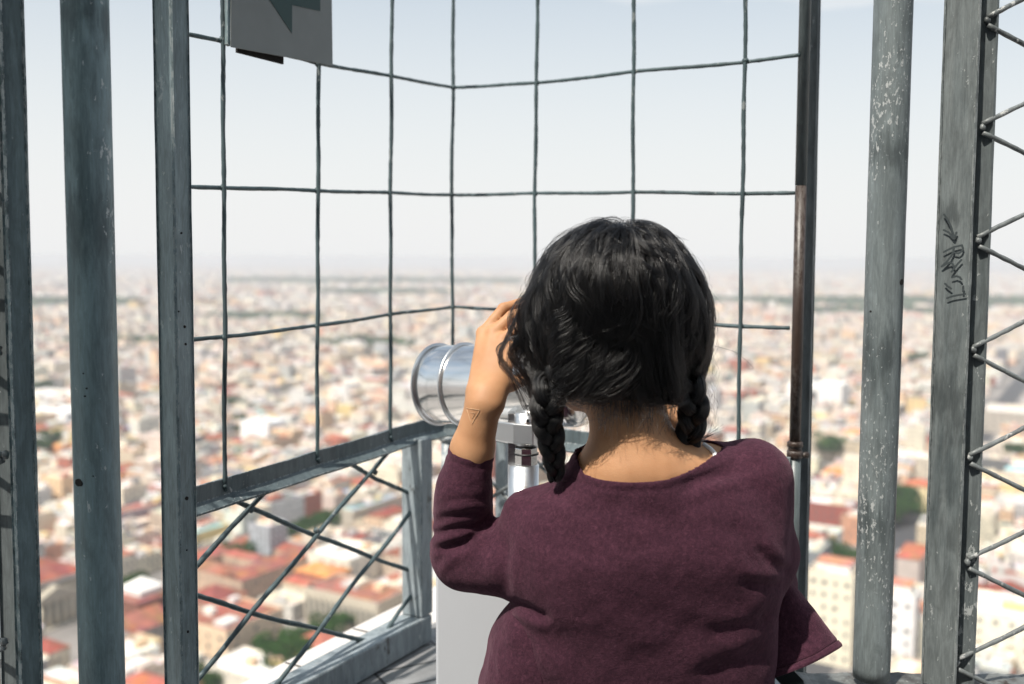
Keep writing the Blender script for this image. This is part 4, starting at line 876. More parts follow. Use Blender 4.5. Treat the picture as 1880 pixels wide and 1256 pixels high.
# far parks: leafy masses
bm_v = []; bm_f = []; rs = np.random.RandomState(3)
for (x, y, rx, ry) in PK:
    cnt = int(min(900, rx * ry / 14))
    for _ in range(cnt):
        a_, r_ = rs.uniform(0, 2 * math.pi), math.sqrt(rs.rand()); cx, cy = x + rx * r_ * math.cos(a_), y + ry * 2.2 * r_ * math.sin(a_); s_ = rs.uniform(5, 9) * (1 + rx / 300)
        for q in range(9):
            d_ = rs.normal(size=3); d_ /= np.linalg.norm(d_); d_[2] = abs(d_[2]); c_ = np.array((cx, cy, GZ + s_ * .9)) + d_ * s_ * .7; a1 = rs.normal(size=3) * s_ * .35; b1 = np.cross(d_, a1) ; k_ = len(bm_v)
            bm_v += [c_ + a1, c_ + b1, c_ - a1, c_ - b1]; bm_f.append((k_, k_+1, k_+2, k_+3))
me = bpy.data.meshes.new('far_woods'); me.from_pydata([tuple(v) for v in bm_v], [], bm_f); me.materials.append(M_leaf); o = bpy.data.objects.new('far_woods', me); COL.objects.link(o); tag(o, 'far dark green parks and avenues scattered through the hazy city', 'trees', kind='stuff')
# --- haze
mb = MB(); mb.box((-HB - 50, -3050, GZ - 1), (HB + 50, HB + 50, EYE.z + 2.4)); hz = mb.build('haze'); tag(hz, 'pale summer haze over the city', 'haze', kind='stuff')
m = bpy.data.materials.new('haze'); m.use_nodes = True; nt_ = m.node_tree
for n_ in list(nt_.nodes): nt_.nodes.remove(n_)
vo = nt_.nodes.new('ShaderNodeVolumePrincipled'); vo.inputs['Color'].default_value = (.70, .725, .765, 1); vo.inputs['Density'].default_value = 1.5e-4; vo.inputs['Anisotropy'].default_value = 0
ou = nt_.nodes.new('ShaderNodeOutputMaterial'); nt_.links.new(vo.outputs[0], ou.inputs['Volume']); hz.data.materials.append(m)
# ================================================================ TELESCOPE
def metal(name, col, rough, scale=60, st=.04, sm=(1, 1, 14)):
    m, t, n, l, p = new_mat(name); p.inputs['Metallic'].default_value = 1; tcn = n.new('ShaderNodeTexCoord'); mpn = node(n, 'ShaderNodeMapping'); mpn.inputs['Scale'].default_value = sm; l.new(tcn.outputs['Object'], mpn.inputs[0])
    z = node(n, 'ShaderNodeTexNoise', Scale=float(scale), Detail=5.0); l.new(mpn.outputs[0], z.inputs['Vector']); r = ramp(n, (.3, max(.02, rough - .05)), (.7, rough + .08)); l.new(z.outputs['Fac'], r.inputs[0]); l.new(r.outputs[0], p.inputs['Roughness'])
    p.inputs['Base Color'].default_value = (*col, 1); z2 = node(n, 'ShaderNodeTexNoise', Scale=9.0, Detail=2.0); l.new(tcn.outputs['Object'], z2.inputs['Vector']); bumpn(n, l, z2.outputs['Fac'], st, .02, p); return m
M_chrome = metal('polished_steel', (.86, .84, .82), .17, st=.10); M_alu = metal('satin_aluminium', (.72, .72, .72), .34); M_alud = metal('dull_aluminium', (.42, .43, .44), .3)
M_ped = plain('pedestal_paint', (.58, .60, .63), .35, var=.03, scale=3)
M_slot = plain('black_slot', (.015, .015, .016), .5)
ts = empty('coin_telescope', (at(960, 1100, 1.76).x, 1.76, 0), label='polished steel viewing telescope on a pale grey pedestal, held up to the woman face', cat='telescope')
cen = at(836, 706, 1.80)                                    # centre of the objective rim
axd = Vector((-.80, .60, -.075)).normalized()                 # points out over the city
Rb = .0714
def circ_stack(mb, prof, n=64):                             # prof: (distance back along the axis, radius)
    u = Vector((0, 0, 1)); u = (u - axd * u.dot(axd)).normalized(); b = axd.cross(u); vs = []; m = len(prof)
    for s_, r_ in prof: vs += [cen - axd * s_ + (u * math.cos(2*math.pi*k/n) + b * math.sin(2*math.pi*k/n)) * r_ for k in range(n)]
    mb.add(vs, [(i*n+k, i*n+(k+1)%n, (i+1)*n+(k+1)%n, (i+1)*n+k) for i in range(m-1) for k in range(n)], True)
mb = MB(); circ_stack(mb, [(.028, Rb), (.03, Rb + .0002), (.12, Rb), (.21, Rb * .995), (.265, Rb * .97), (.278, Rb * .85), (.280, .04), (.280, .001)]); mb.build('barrel', M_chrome, ts)
mb = MB(); circ_stack(mb, [(-.040, Rb - .006), (-.042, Rb - .001), (-.040, Rb + .0003), (-.004, Rb + .0005), (.030, Rb + .0004)]); circ_stack(mb, [(-.040, Rb - .006), (-.01, Rb - .008), (.02, Rb - .01)]); mb.build('lens_hood', M_chrome, ts)
for s0 in (-.041, .022):
    mb = MB(); circ_stack(mb, [(s0, Rb + .0006), (s0 - .0006, Rb + .0034), (s0 + .0012, Rb + .0050), (s0 + .0040, Rb + .0050), (s0 + .0056, Rb + .0034), (s0 + .006, Rb + .0006)]); mb.build('rim', M_alu, ts)
mb = MB(); circ_stack(mb, [(.019, Rb - .009), (.019, .001)]); mb.build('lens', M_glass, ts)
# eyepiece housing reaching to the eyes
ep = cen - axd * .280
mb = MB(); ey = Vector((.60, -.80, 0)); 
def obox(mb, c, d, l_, w_, h_): # oriented box
    d = d.normalized(); s = Vector((-d.y, d.x, 0)).normalized(); u = d.cross(s) * -1 if d.cross(s).z < 0 else d.cross(s)
    vs = [c + d * i * l_ / 2 + s * j * w_ / 2 + u * k * h_ / 2 for i in (-1, 1) for j in (-1, 1) for k in (-1, 1)]
    mb.add(vs, [(0,1,3,2),(4,6,7,5),(0,4,5,1),(2,3,7,6),(0,2,6,4),(1,5,7,3)])
obox(mb, ep + Vector((.02, -.012, .005)), axd, .06, .12, .07); mb.build('eyepiece_housing', M_slot, ts, bevel=.008)
for k in (-1, 1):
    mb = MB(); c = ep + Vector((.02, -.012, .0)) + Vector((.6, .8, 0)) * k * .032; mb.tube([c, c - axd * .055], [.019, .021], n=20); mb.build('eyepiece', M_slot, ts)
# belly casting: chamfered wedge slung beneath the barrel
mb = MB(); bc_ = at(950, 760, 1.665); s = Vector((axd.y, -axd.x, 0)); zc = cen.z - Rb
secs = []
for t_, hw, zt_, zb_ in ((-.075, .024, .030, -.000), (-.04, .036, .03, -.006), (.02, .038, .03, -.010), (.055, .030, .03, -.008)):
    c = bc_ - axd * t_; c.z = zc
    secs.append([c + s * hw + Vector((0,0,zt_)), c + s * hw + Vector((0,0,zb_*.35)), c + s * hw * .6 + Vector((0,0,zb_)), c - s * hw * .6 + Vector((0,0,zb_)), c - s * hw + Vector((0,0,zb_*.35)), c - s * hw + Vector((0,0,zt_))])
vs = [v for q in secs for v in q]; k = 6
mb.add(vs, [(i*k+j, i*k+(j+1)%k, (i+1)*k+(j+1)%k, (i+1)*k+j) for i in range(3) for j in range(k)] + [tuple(range(k))[::-1], tuple(3*k+j for j in range(k))]); mb.build('belly_casting', M_alu, ts, bevel=.002)
# yoke and column
def vcyl(mb, px, y0, y1, Y, r0, r1=None, n=40): a, b = at(px, y0, Y), at(px, y1, Y); mb.tube([a, Vector((a.x, a.y, b.z))], [r0, r1 or r0], n=n)
mb = MB(); vcyl(mb, 966, 757, 816, 1.635, .0193); mb.build('upper_column', M_alu, ts)
mb = MB(); a = at(941, 757, 1.65); b = at(941, 853, 1.65); mb.box((a.x - .0075, 1.635, b.z), (a.x + .0085, 1.69, a.z)); mb.build('yoke_plate', M_alud, ts, bevel=.001)
mb = MB(); a = at(966, 820, 1.635); b = at(966, 852, 1.635)
nn = 8; c = Vector((a.x, a.y, 0)); prism(mb, [c + Vector((math.cos(math.pi*(2*k+1)/nn), math.sin(math.pi*(2*k+1)/nn), 0)) * .0202 for k in range(nn)], (0,0,1), b.z, a.z - .001); mb.build('collar_nut', M_chrome, ts, bevel=.0008)
mb = MB(); vcyl(mb, 966, 816.5, 822, 1.635, .0175); vcyl(mb, 966, 831, 834, 1.635, .0209); mb.build('dark_ring', M_slot, ts)
mb = MB(); vcyl(mb, 961, 853, 1100, 1.635, .0259); mb.build('lower_column', M_alu, ts)
for i, (y0, y1, w_) in enumerate(((744,747,2),(756,759,1.6),(770,775,2.6),(782,785,2),(793,794,1.2))):
    mb = MB(); p0, p1 = at(969 - w_, y0, 1.6152), at(969 + w_, y1, 1.6152); mb.box((p0.x, 1.6138, p1.z), (p1.x, 1.6165, p0.z)); mb.build('slot', M_slot, ts)
mb = MB(); a = at(800, 1020, 1.60); mb.box((a.x, 1.60, .002), (a.x + .225, 1.80, a.z)); mb.build('pedestal', M_ped, ts, bevel=.004)
# ================================================================ THE WOMAN
f32 = np.float32
def A3(p): return np.array(tuple(p), dtype=f32)
def PX(px, py, Y): return A3(at(px, py, Y))
def s_caps(P, a, b, ra, rb):
    ab = b - a; t = np.clip(((P - a) @ ab) / (ab @ ab), 0, 1); return np.linalg.norm(P - (a + t[..., None] * ab), axis=-1) - (ra + (rb - ra) * t)
def s_ell(P, c, r, Rm=None):
    q = P - c
    if Rm is not None: q = q @ Rm
    k0 = np.linalg.norm(q / r, axis=-1); k1 = np.linalg.norm(q / (r * r), axis=-1); return k0 * (k0 - 1) / np.maximum(k1, 1e-6)
def smin(a, b, k): h = np.clip(.5 + .5 * (b - a) / k, 0, 1); return b + (a - b) * h - k * h * (1 - h)
def smax(a, b, k): return -smin(-a, -b, k)
def s_loft(P, tab, pw=2.3):                     # tab rows: z, cx, cy, half width, half depth (z ascending)
    T = np.array(tab, dtype=f32); z = P[..., 2]; g = lambda i: np.interp(z, T[:, 0], T[:, i]).astype(f32)
    x, y, a, b = P[..., 0] - g(1), P[..., 1] - g(2), g(3), g(4)
    k = (np.abs(x / a) ** pw + np.abs(y / b) ** pw) ** (1 / pw); d = (k - 1) * np.minimum(a, b) * (.6 + .4 * np.abs(x) / (np.abs(x) + np.abs(y) + 1e-6) * (a / np.minimum(a, b)))
    dz = np.maximum(T[0, 0] - z, z - T[-1, 0]); return np.where(dz > 0, np.sqrt(np.maximum(d, 0) ** 2 + dz ** 2) + np.minimum(d, 0) * 0, np.maximum(d, dz))
def rotm(yaw, pitch=0, roll=0): return np.array(Matrix.Rotation(yaw, 3, 'Z') @ Matrix.Rotation(pitch, 3, 'X') @ Matrix.Rotation(roll, 3, 'Y'), dtype=f32)
def surface_net(sdf, lo, hi, h, margin=None):
    lo = np.array(lo, f32); n = np.ceil((np.array(hi) - lo) / h).astype(int) + 1; B = 12
    n = ((n - 1) // B + 1) * B + 1; G = np.full(tuple(n), 1.0, f32)
    nb = (n - 1) // B; cx = np.stack(np.meshgrid(*[(np.arange(k) + .5) * B * h for k in nb], indexing='ij'), -1).astype(f32) + lo
    d0 = sdf(cx.reshape(-1, 3)).reshape(tuple(nb)); rad = B * h * .9 + .012
    off = np.stack(np.meshgrid(*[np.arange(B + 1) * h] * 3, indexing='ij'), -1).astype(f32).reshape(-1, 3)
    for i, j, k in np.argwhere(d0 < -rad): G[i*B:i*B+B+1, j*B:j*B+B+1, k*B:k*B+B+1] = -1
    idx = np.argwhere(np.abs(d0) <= rad * 1.15)
    for q in range(0, len(idx), 150):
        s_ = idx[q:q + 150]; P = (lo + s_[:, None, :].astype(f32) * B * h) + off[None]; D = sdf(P.reshape(-1, 3)).reshape(len(s_), B + 1, B + 1, B + 1)
        for (i, j, k), d in zip(s_, D): G[i*B:i*B+B+1, j*B:j*B+B+1, k*B:k*B+B+1] = d
    ins = G < 0; c = ins[:-1, :-1, :-1].astype(np.int8)
    for a in (0, 1):
        for b in (0, 1):
            for e in (0, 1):
                if a + b + e: c = c + ins[a:ins.shape[0]-1+a, b:ins.shape[1]-1+b, e:ins.shape[2]-1+e]
    cells = np.argwhere((c > 0) & (c < 8)); cid = -np.ones(c.shape, np.int32); cid[tuple(cells.T)] = np.arange(len(cells))
    acc = np.zeros((len(cells), 3)); cnt = np.zeros(len(cells)); cor = [np.array(q) for q in ((0,0,0),(1,0,0),(0,1,0),(1,1,0),(0,0,1),(1,0,1),(0,1,1),(1,1,1))]
    for a in range(8):
        for b in range(a + 1, 8):
            if np.abs(cor[a] - cor[b]).sum() != 1: continue
            ga = G[tuple((cells + cor[a]).T)]; gb = G[tuple((cells + cor[b]).T)]; m_ = (ga < 0) != (gb < 0); t = np.where(m_, ga / np.where(m_, ga - gb, 1), 0)
            acc[m_] += (cor[a] + (cor[b] - cor[a]) * t[:, None])[m_]; cnt += m_
    V_ = lo + (cells + acc / cnt[:, None]) * h; faces = []
    for ax in range(3):
        o1, o2 = [np.eye(3, dtype=int)[q] for q in ((ax + 1) % 3, (ax + 2) % 3)]
        sl0 = [slice(1, -1)] * 3; sl0[ax] = slice(0, -1); sl1 = list(sl0); sl1[ax] = slice(1, None)
        sl0[ax] = slice(0, ins.shape[ax] - 1)
        a_ = ins[tuple(sl0)]; b_ = ins[tuple(sl1)]; e = np.argwhere(a_ != b_); base = e + np.array([1 if q != ax else 0 for q in range(3)])
        flip = a_[tuple(e.T)]; q = [cid[tuple((base - o1 * s1 - o2 * s2).T)] for s1, s2 in ((1, 1), (0, 1), (0, 0), (1, 0))]; F4 = np.stack(q, 1); F4[~flip] = F4[~flip][:, ::-1]; faces.append(F4)
    F_ = np.concatenate(faces); F_ = F_[(F_ >= 0).all(1)]; return V_.astype(np.float64), F_
def smooth_v(V_, F_, it, lam=.5):
    e = np.concatenate([F_[:, [0, 1]], F_[:, [1, 2]], F_[:, [2, 3]], F_[:, [3, 0]]]); e = np.concatenate([e, e[:, ::-1]]); dg = np.bincount(e[:, 0], minlength=len(V_)).astype(float)[:, None]; dg[dg == 0] = 1
    for _ in range(it):
        s_ = np.stack([np.bincount(e[:, 0], weights=V_[e[:, 1], q], minlength=len(V_)) for q in range(3)], 1); V_ = V_ + lam * (s_ / dg - V_)
    return V_
def grad(sdf, P, e=.002):
    g = np.stack([sdf(P + np.eye(3, dtype=f32)[q] * e) - sdf(P - np.eye(3, dtype=f32)[q] * e) for q in range(3)], -1); return g / (np.linalg.norm(g, axis=-1, keepdims=True) + 1e-9)
def march(sdf, px, py, d0=.9, d1=2.0):
    d = np.array(tuple(ray(px, py)), dtype=np.float64); d /= np.linalg.norm(d); o = np.array(tuple(EYE)); t = d0
    for _ in range(160):
        s_ = float(sdf((o + d * t)[None].astype(f32))[0])
        if s_ < .0003: return o + d * t
        t += max(.0004, s_ * .7)
        if t > d1: return None
def np_mesh(name, V_, F_, mat, parent, smooth=True):
    me = bpy.data.meshes.new(name); me.vertices.add(len(V_)); me.vertices.foreach_set('co', V_.astype(f32).ravel()); k = F_.shape[1]
    me.loops.add(F_.size); me.loops.foreach_set('vertex_index', F_.astype(np.int32).ravel()); me.polygons.add(len(F_)); me.polygons.foreach_set('loop_start', np.arange(0, F_.size, k, dtype=np.int32)); me.polygons.foreach_set('loop_total', np.full(len(F_), k, dtype=np.int32))
    me.update(calc_edges=True); me.validate(); me.polygons.foreach_set('use_smooth', [smooth] * len(me.polygons)); me.materials.append(mat)
    o = bpy.data.objects.new(name, me); COL.objects.link(o)
    if parent: o.parent = parent; o.matrix_parent_inverse = Matrix.Translation(parent.location).inverted()
    return o
# value noise in 3-D for folds
_T = np.random.RandomState(2).rand(32, 32, 32).astype(f32)
def vnoise(P):
    i = np.floor(P).astype(int); f = P - i; f = f * f * (3 - 2 * f); r = 0
    for a in (0, 1):
        for b in (0, 1):
            for c in (0, 1): r = r + _T[(i[:, 0]+a) % 32, (i[:, 1]+b) % 32, (i[:, 2]+c) % 32] * (f[:, 0] if a else 1-f[:, 0]) * (f[:, 1] if b else 1-f[:, 1]) * (f[:, 2] if c else 1-f[:, 2])
    return r
# ---------------------------------------------------------------- materials
M_skin, t, n, l, p = new_mat('skin'); tcn = n.new('ShaderNodeTexCoord'); z = node(n, 'ShaderNodeTexNoise', Scale=26.0, Detail=5.0); l.new(tcn.outputs['Object'], z.inputs['Vector'])
r = ramp(n, (.3, (.430, .218, .108)), (.7, (.520, .280, .146))); l.new(z.outputs['Fac'], r.inputs[0]); l.new(r.outputs[0], p.inputs['Base Color']); p.inputs['Roughness'].default_value = .56; p.inputs['Specular IOR Level'].default_value = .35
p.inputs['Subsurface Weight'].default_value = .12; p.inputs['Subsurface Radius'].default_value = (.012, .005, .003); p.inputs['Subsurface Scale'].default_value = 1.0
v1 = node(n, 'ShaderNodeTexVoronoi', Scale=620.0); l.new(tcn.outputs['Object'], v1.inputs['Vector']); z2 = node(n, 'ShaderNodeTexNoise', Scale=70.0, Detail=4.0); l.new(tcn.outputs['Object'], z2.inputs['Vector'])
ma = node(n, 'ShaderNodeMath', operation='MULTIPLY_ADD'); l.new(z2.outputs['Fac'], ma.inputs[0]); ma.inputs[1].default_value = 3.0; l.new(v1.outputs['Distance'], ma.inputs[2]); bumpn(n, l, ma.outputs[0], .22, .0006, p)
M_knit, t, n, l, p = new_mat('maroon_knit'); tcn = n.new('ShaderNodeTexCoord')
z = node(n, 'ShaderNodeTexNoise', Scale=190.0, Detail=9.0, Roughness=.82, Distortion=.5); mpk = node(n, 'ShaderNodeMapping'); mpk.inputs['Scale'].default_value = (1, 1, .8); l.new(tcn.outputs['Object'], mpk.inputs[0]); l.new(mpk.outputs[0], z.inputs['Vector'])
z3 = node(n, 'ShaderNodeTexNoise', Scale=28.0, Detail=5.0, Roughness=.6); l.new(tcn.outputs['Object'], z3.inputs['Vector'])
r = ramp(n, (.30, (.024, .0095, .016)), (.50, (.050, .0175, .0300)), (.70, (.092, .034, .052))); l.new(z.outputs['Fac'], r.inputs[0]); r3 = ramp(n, (.3, .88), (.7, 1.12)); l.new(z3.outputs['Fac'], r3.inputs[0])
l.new(mixc(n, l, 1.0, r.outputs[0], r3.outputs[0], 'MULTIPLY'), p.inputs['Base Color']); p.inputs['Roughness'].default_value = .95; p.inputs['Specular IOR Level'].default_value = .15
p.inputs['Sheen Weight'].default_value = .16; p.inputs['Sheen Roughness'].default_value = .5; p.inputs['Sheen Tint'].default_value = (.8, .45, .55, 1)
zk = node(n, 'ShaderNodeTexNoise', Scale=420.0, Detail=3.0); l.new(tcn.outputs['Object'], zk.inputs['Vector']); ma = node(n, 'ShaderNodeMath', operation='ADD'); l.new(zk.outputs['Fac'], ma.inputs[0]); l.new(z.outputs['Fac'], ma.inputs[1])
b1 = bumpn(n, l, ma.outputs[0], .55, .0016, p); b0 = n.new('ShaderNodeBump'); b0.inputs['Strength'].default_value = .5; b0.inputs['Distance'].default_value = .006; z4 = node(n, 'ShaderNodeTexNoise', Scale=17.0, Detail=3.0, Distortion=1.2); l.new(tcn.outputs['Object'], z4.inputs['Vector']); l.new(z4.outputs['Fac'], b0.inputs['Height']); l.new(b0.outputs[0], b1.inputs['Normal'])
M_hairb, t, n, l, p = new_mat('hair_base'); p.inputs['Base Color'].default_value = (.006, .0062, .007, 1); p.inputs['Roughness'].default_value = .55
M_hair = bpy.data.materials.new('hair_strands'); M_hair.use_nodes = True; t = M_hair.node_tree
for n_ in list(t.nodes): t.nodes.remove(n_)
hb = t.nodes.new('ShaderNodeBsdfHairPrincipled'); ho = t.nodes.new('ShaderNodeOutputMaterial'); t.links.new(hb.outputs[0], ho.inputs[0])
try: hb.parametrization = 'COLOR'
except Exception: pass
hb.inputs['Color'].default_value = (.0040, .0036, .0036, 1); hb.inputs['Roughness'].default_value = .24; hb.inputs['Radial Roughness'].default_value = .26; hb.inputs['IOR'].default_value = 1.48
if 'Random Roughness' in hb.inputs: hb.inputs['Random Roughness'].default_value = .3
M_jean = plain('dark_denim', (.022, .028, .042), .85, var=.3, scale=60); M_shoe = plain('shoe_leather', (.03, .028, .027), .5); M_white = plain('white_strap', (.85, .83, .82), .6, var=.03); M_green = plain('dark_green_strap', (.010, .020, .018), .6, var=.2, scale=90)
# ---------------------------------------------------------------- skeleton (points in metres)
Hc = PX(1122, 612, 1.365); YAW = R(31); HR = rotm(YAW, R(-8))           # head turned towards the left of the picture
def hp(x, y, z): return (Hc + HR @ np.array((x, y, z), f32)).astype(f32)  # head frame: +y is the face
NB, NT = PX(1168, 850, 1.345), PX(1140, 705, 1.365)
SL, SR = PX(1012, 985, 1.365), PX(1378, 893, 1.375)
EL, WL = PX(848, 1016, 1.42), PX(888, 742, 1.375)
ER, WR_ = PX(1395, 1075, 1.48), PX(1250, 800, 1.60)
FING = [[(888,612,1.452),(924,566,1.462),(962,554,1.482),(986,572,1.508)], [(906,612,1.440),(940,580,1.446),(980,570,1.466),(1004,590,1.495)], [(924,624,1.428),(956,600,1.432),(996,594,1.452),(1018,612,1.482)], [(938,644,1.418),(972,624,1.418),(1008,620,1.438),(1028,640,1.468)]]
FR = [(.0088, .0080, .0074, .0062), (.0093, .0085, .0078, .0066), (.0095, .0087, .0079, .0067), (.0092, .0085, .0077, .0065)]
FP = [[PX(*q) for q in f_] for f_ in FING]; TH = [PX(912, 712, 1.385), PX(940, 704, 1.405), PX(966, 694, 1.43), PX(984, 678, 1.452)]
hw, hk = PX(890, 728, 1.378), PX(914, 628, 1.430); hs = FP[3][0] - FP[0][0]
Rside = lambda v, ref: v
def torso_tab(grow=0.0, wide=0.0):
    def zf(py, Y=1.36): return at(1000, py, Y).z
    rows = []
    for py, xl, xr, cy, b in ((1640, 935, 1395, 1.395, .100), (1560, 915, 1420, 1.385, .125), (1400, 900, 1425, 1.400, .108), (1256, 935, 1415, 1.398, .092), (1160, 940, 1420, 1.386, .096), (1080, 948, 1432, 1.376, .102), (1000, 958, 1440, 1.368, .108), (930, 985, 1435, 1.366, .094), (890, 1040, 1400, 1.362, .078), (860, 1085, 1330, 1.358, .060)):
        a, b_ = at(xl, py, cy).x, at(xr, py, cy).x; rows.append((zf(py, cy), (a + b_) / 2, cy, (b_ - a) / 2 + grow + wide, b + grow))
    T_ = np.array(rows); zz = np.linspace(T_[0, 0], T_[-1, 0], 160); Dn = np.stack([np.interp(zz, T_[:, 0], T_[:, q]) for q in range(5)], 1); kk = np.hanning(15); kk /= kk.sum(); pd = np.pad(Dn, ((7, 7), (0, 0)), mode='reflect', reflect_type='odd'); return [tuple(np.convolve(pd[:, q], kk, 'valid')[i] for q in range(5)) for i in range(160)]
TB = torso_tab(-.010)
def arm_skin(P):
    d = s_caps(P, SL, EL, .040, .029); d = smin(d, s_caps(P, EL, PX(858, 900, 1.398), .029, .0305), .01); d = smin(d, s_caps(P, PX(858, 900, 1.398), PX(867, 825, 1.388), .0305, .0298), .01); d = smin(d, s_caps(P, PX(867, 825, 1.388), WL, .0298, .0245), .01)
    return d
def hand_l(P):
    # palm as a rounded slab spanned by the four knuckles and the wrist
    d = None
    for i, f_ in enumerate(FP):
        w_ = hw + (f_[0] - hk) * .52; c = s_caps(P, w_, f_[0], .0150, .0105); d = c if d is None else smin(d, c, .0075)
    d = smin(d, s_caps(P, WL, hw, .0245, .0220), .018)
    d = smin(d, s_caps(P, hw + (FP[3][0] - hk) * .5, TH[0], .014, .0135), .012)
    t_ = smin(s_caps(P, TH[0], TH[1], .0135, .0110), s_caps(P, TH[1], TH[2], .0108, .0096), .005); t_ = smin(t_, s_caps(P, TH[2], TH[3], .0096, .0076), .004); d = smin(d, t_, .008)
    for f_, r_ in zip(FP, FR):
        q = smin(s_caps(P, f_[0], f_[1], r_[0] + .0008, r_[1]), s_caps(P, f_[1], f_[2], r_[1], r_[2]), .003); q = smin(q, s_caps(P, f_[2], f_[3], r_[2], r_[3]), .003)
        q = np.minimum(q, s_ell(P, f_[0], np.array((.0118, .0118, .0118), f32))); d = smin(d, q, .0022)
    return d
# right hand, mirrored in spirit: on the far side of the eyepiece
HRp = [WR_, WR_ + np.array((-.03, .01, .075), f32)]
def hand_r(P):
    d = s_caps(P, WR_, HRp[1], .024, .022); k0 = HRp[1]
    for i in range(4):
        a = k0 + np.array((-.012 + .004 * i, .03 - .02 * i, .005), f32); b = a + np.array((-.03, .0, .022), f32); c = b + np.array((-.03, .0, -.006), f32); e = c + np.array((-.016, 0, -.014), f32)
        q = smin(s_caps(P, a, b, .0095, .0087), s_caps(P, b, c, .0087, .008), .003); q = smin(q, s_caps(P, c, e, .008, .0066), .003); d = smin(d, q, .006)
    a = WR_ + np.array((-.01, -.018, .03), f32); b = a + np.array((-.035, -.006, .018), f32); c = b + np.array((-.024, .004, .012), f32)
    return smin(d, smin(s_caps(P, a, b, .013, .0105), s_caps(P, b, c, .0105, .0078), .004), .008)
def head_sdf(P):
    q = (P - Hc) @ HR
    d = s_ell(q, np.array((0, -.012, .022), f32), np.array((.074, .092, .088), f32)); d = smin(d, s_ell(q, np.array((0, .030, -.038), f32), np.array((.056, .056, .066), f32)), .03)
    d = smin(d, s_caps(q, np.array((-.022, .062, -.082), f32), np.array((.022, .062, -.082), f32), .017, .017), .025)          # chin
    for s_ in (-1, 1):
        d = smin(d, s_caps(q, np.array((s_ * .052, .005, -.055), f32), np.array((s_ * .024, .058, -.086), f32), .012, .012), .02)  # jaw line
        d = smin(d, s_ell(q, np.array((s_ * .045, .058, -.022), f32), np.array((.019, .018, .018), f32)), .02)                  # cheekbone
        d = smax(d, -s_ell(q, np.array((s_ * .032, .093, .004), f32), np.array((.017, .013, .011), f32)), .008)                 # eye socket
        d = np.minimum(d, s_ell(q, np.array((s_ * .032, .077, .003), f32), np.array((.0125, .0125, .0115), f32)))                 # eyelid
        d = smin(d, s_caps(q, np.array((s_ * .016, .090, .022), f32), np.array((s_ * .046, .078, .020), f32), .007, .005), .01)   # brow
        e = s_ell(q, np.array((s_ * .075, -.006, -.008), f32), np.array((.007, .018, .030), f32)); e = smax(e, -s_ell(q, np.array((s_ * .082, -.002, -.008), f32), np.array((.006, .010, .018), f32)), .003); d = smin(d, e, .005)
    d = smin(d, s_caps(q, np.array((0, .088, .010), f32), np.array((0, .108, -.026), f32), .0075, .0105), .008)                  # nose
    for s_ in (-1, 1): d = smin(d, s_ell(q, np.array((s_ * .011, .100, -.030), f32), np.array((.0075, .009, .007), f32)), .004)
    for z_, y_, r_ in ((-.051, .090, .0062), (-.061, .089, .0072)):
        d = smin(d, s_caps(q, np.array((-.019, y_ - .006, z_), f32), np.array((.0, y_, z_), f32), r_ * .6, r_), .005); d = smin(d, s_caps(q, np.array((.019, y_ - .006, z_), f32), np.array((.0, y_, z_), f32), r_ * .6, r_), .005)
    return d
def legs(P, g=0.0):
    d = None
    for s_ in (-1, 1):
        x0 = .165 + s_ * .075; a = np.array((x0, 1.39, .80), f32); k = np.array((x0 + s_ * .01, 1.385, .46), f32); an = np.array((x0 + s_ * .012, 1.40, .085), f32)
        c = smin(s_caps(P, a, k, .078 + g, .052 + g), s_caps(P, k, an, .052 + g, .034 + g), .03); c = smin(c, s_ell(P, np.array((x0 + s_ * .012, 1.375, .30), f32), np.array((.050 + g, .056 + g, .10), f32)), .02)
        d = c if d is None else np.minimum(d, c)
    return smin(d, s_ell(P, np.array((.165, 1.39, .86), f32), np.array((.155 + g, .105 + g, .12 + g), f32)), .03)
def feet(P):
    d = None
    for s_ in (-1, 1):
        x0 = .165 + s_ * .088; c = s_caps(P, np.array((x0, 1.385, .045), f32), np.array((x0 + s_ * .015, 1.54, .030), f32), .038, .028); d = c if d is None else np.minimum(d, c)
    return smax(d, -(P[..., 2] - .003), .004)
def trunk(P):
    d = s_loft(P, TB, 2.2); d = smin(d, s_caps(P, SL, SR, .040, .043), .03)
    d = smin(d, s_caps(P, NB, NT, .0575, .0505), .045)
    d = smin(d, s_caps(P, PX(1120, 880, 1.355), PX(1075, 905, 1.36), .045, .040), .04); d = smin(d, s_caps(P, PX(1215, 870, 1.355), PX(1330, 868, 1.37), .046, .036), .045)
    return d
def body(P):
    d = trunk(P); d = smin(d, head_sdf(P), .02); d = smin(d, arm_skin(P), .03)
    ra = smin(s_caps(P, SR, ER, .040, .031), s_caps(P, ER, WR_, .031, .0250), .01); d = smin(d, ra, .03)
    d = smin(d, hand_l(P), .006); d = smin(d, hand_r(P), .006); d = smin(d, legs(P, -.006), .03); return np.minimum(d, feet(P))
person = empty('person', (.165, 1.39, 0), label='woman in a maroon sweater with two black braids looking through the telescope', cat='person')
V_, F_ = surface_net(body, (-.22, 1.18, 0), (.50, 1.74, 1.66), .0027); V_ = smooth_v(V_, F_, 2, .4); np_mesh('body', V_, F_, M_skin, person)
print('body verts', len(V_))
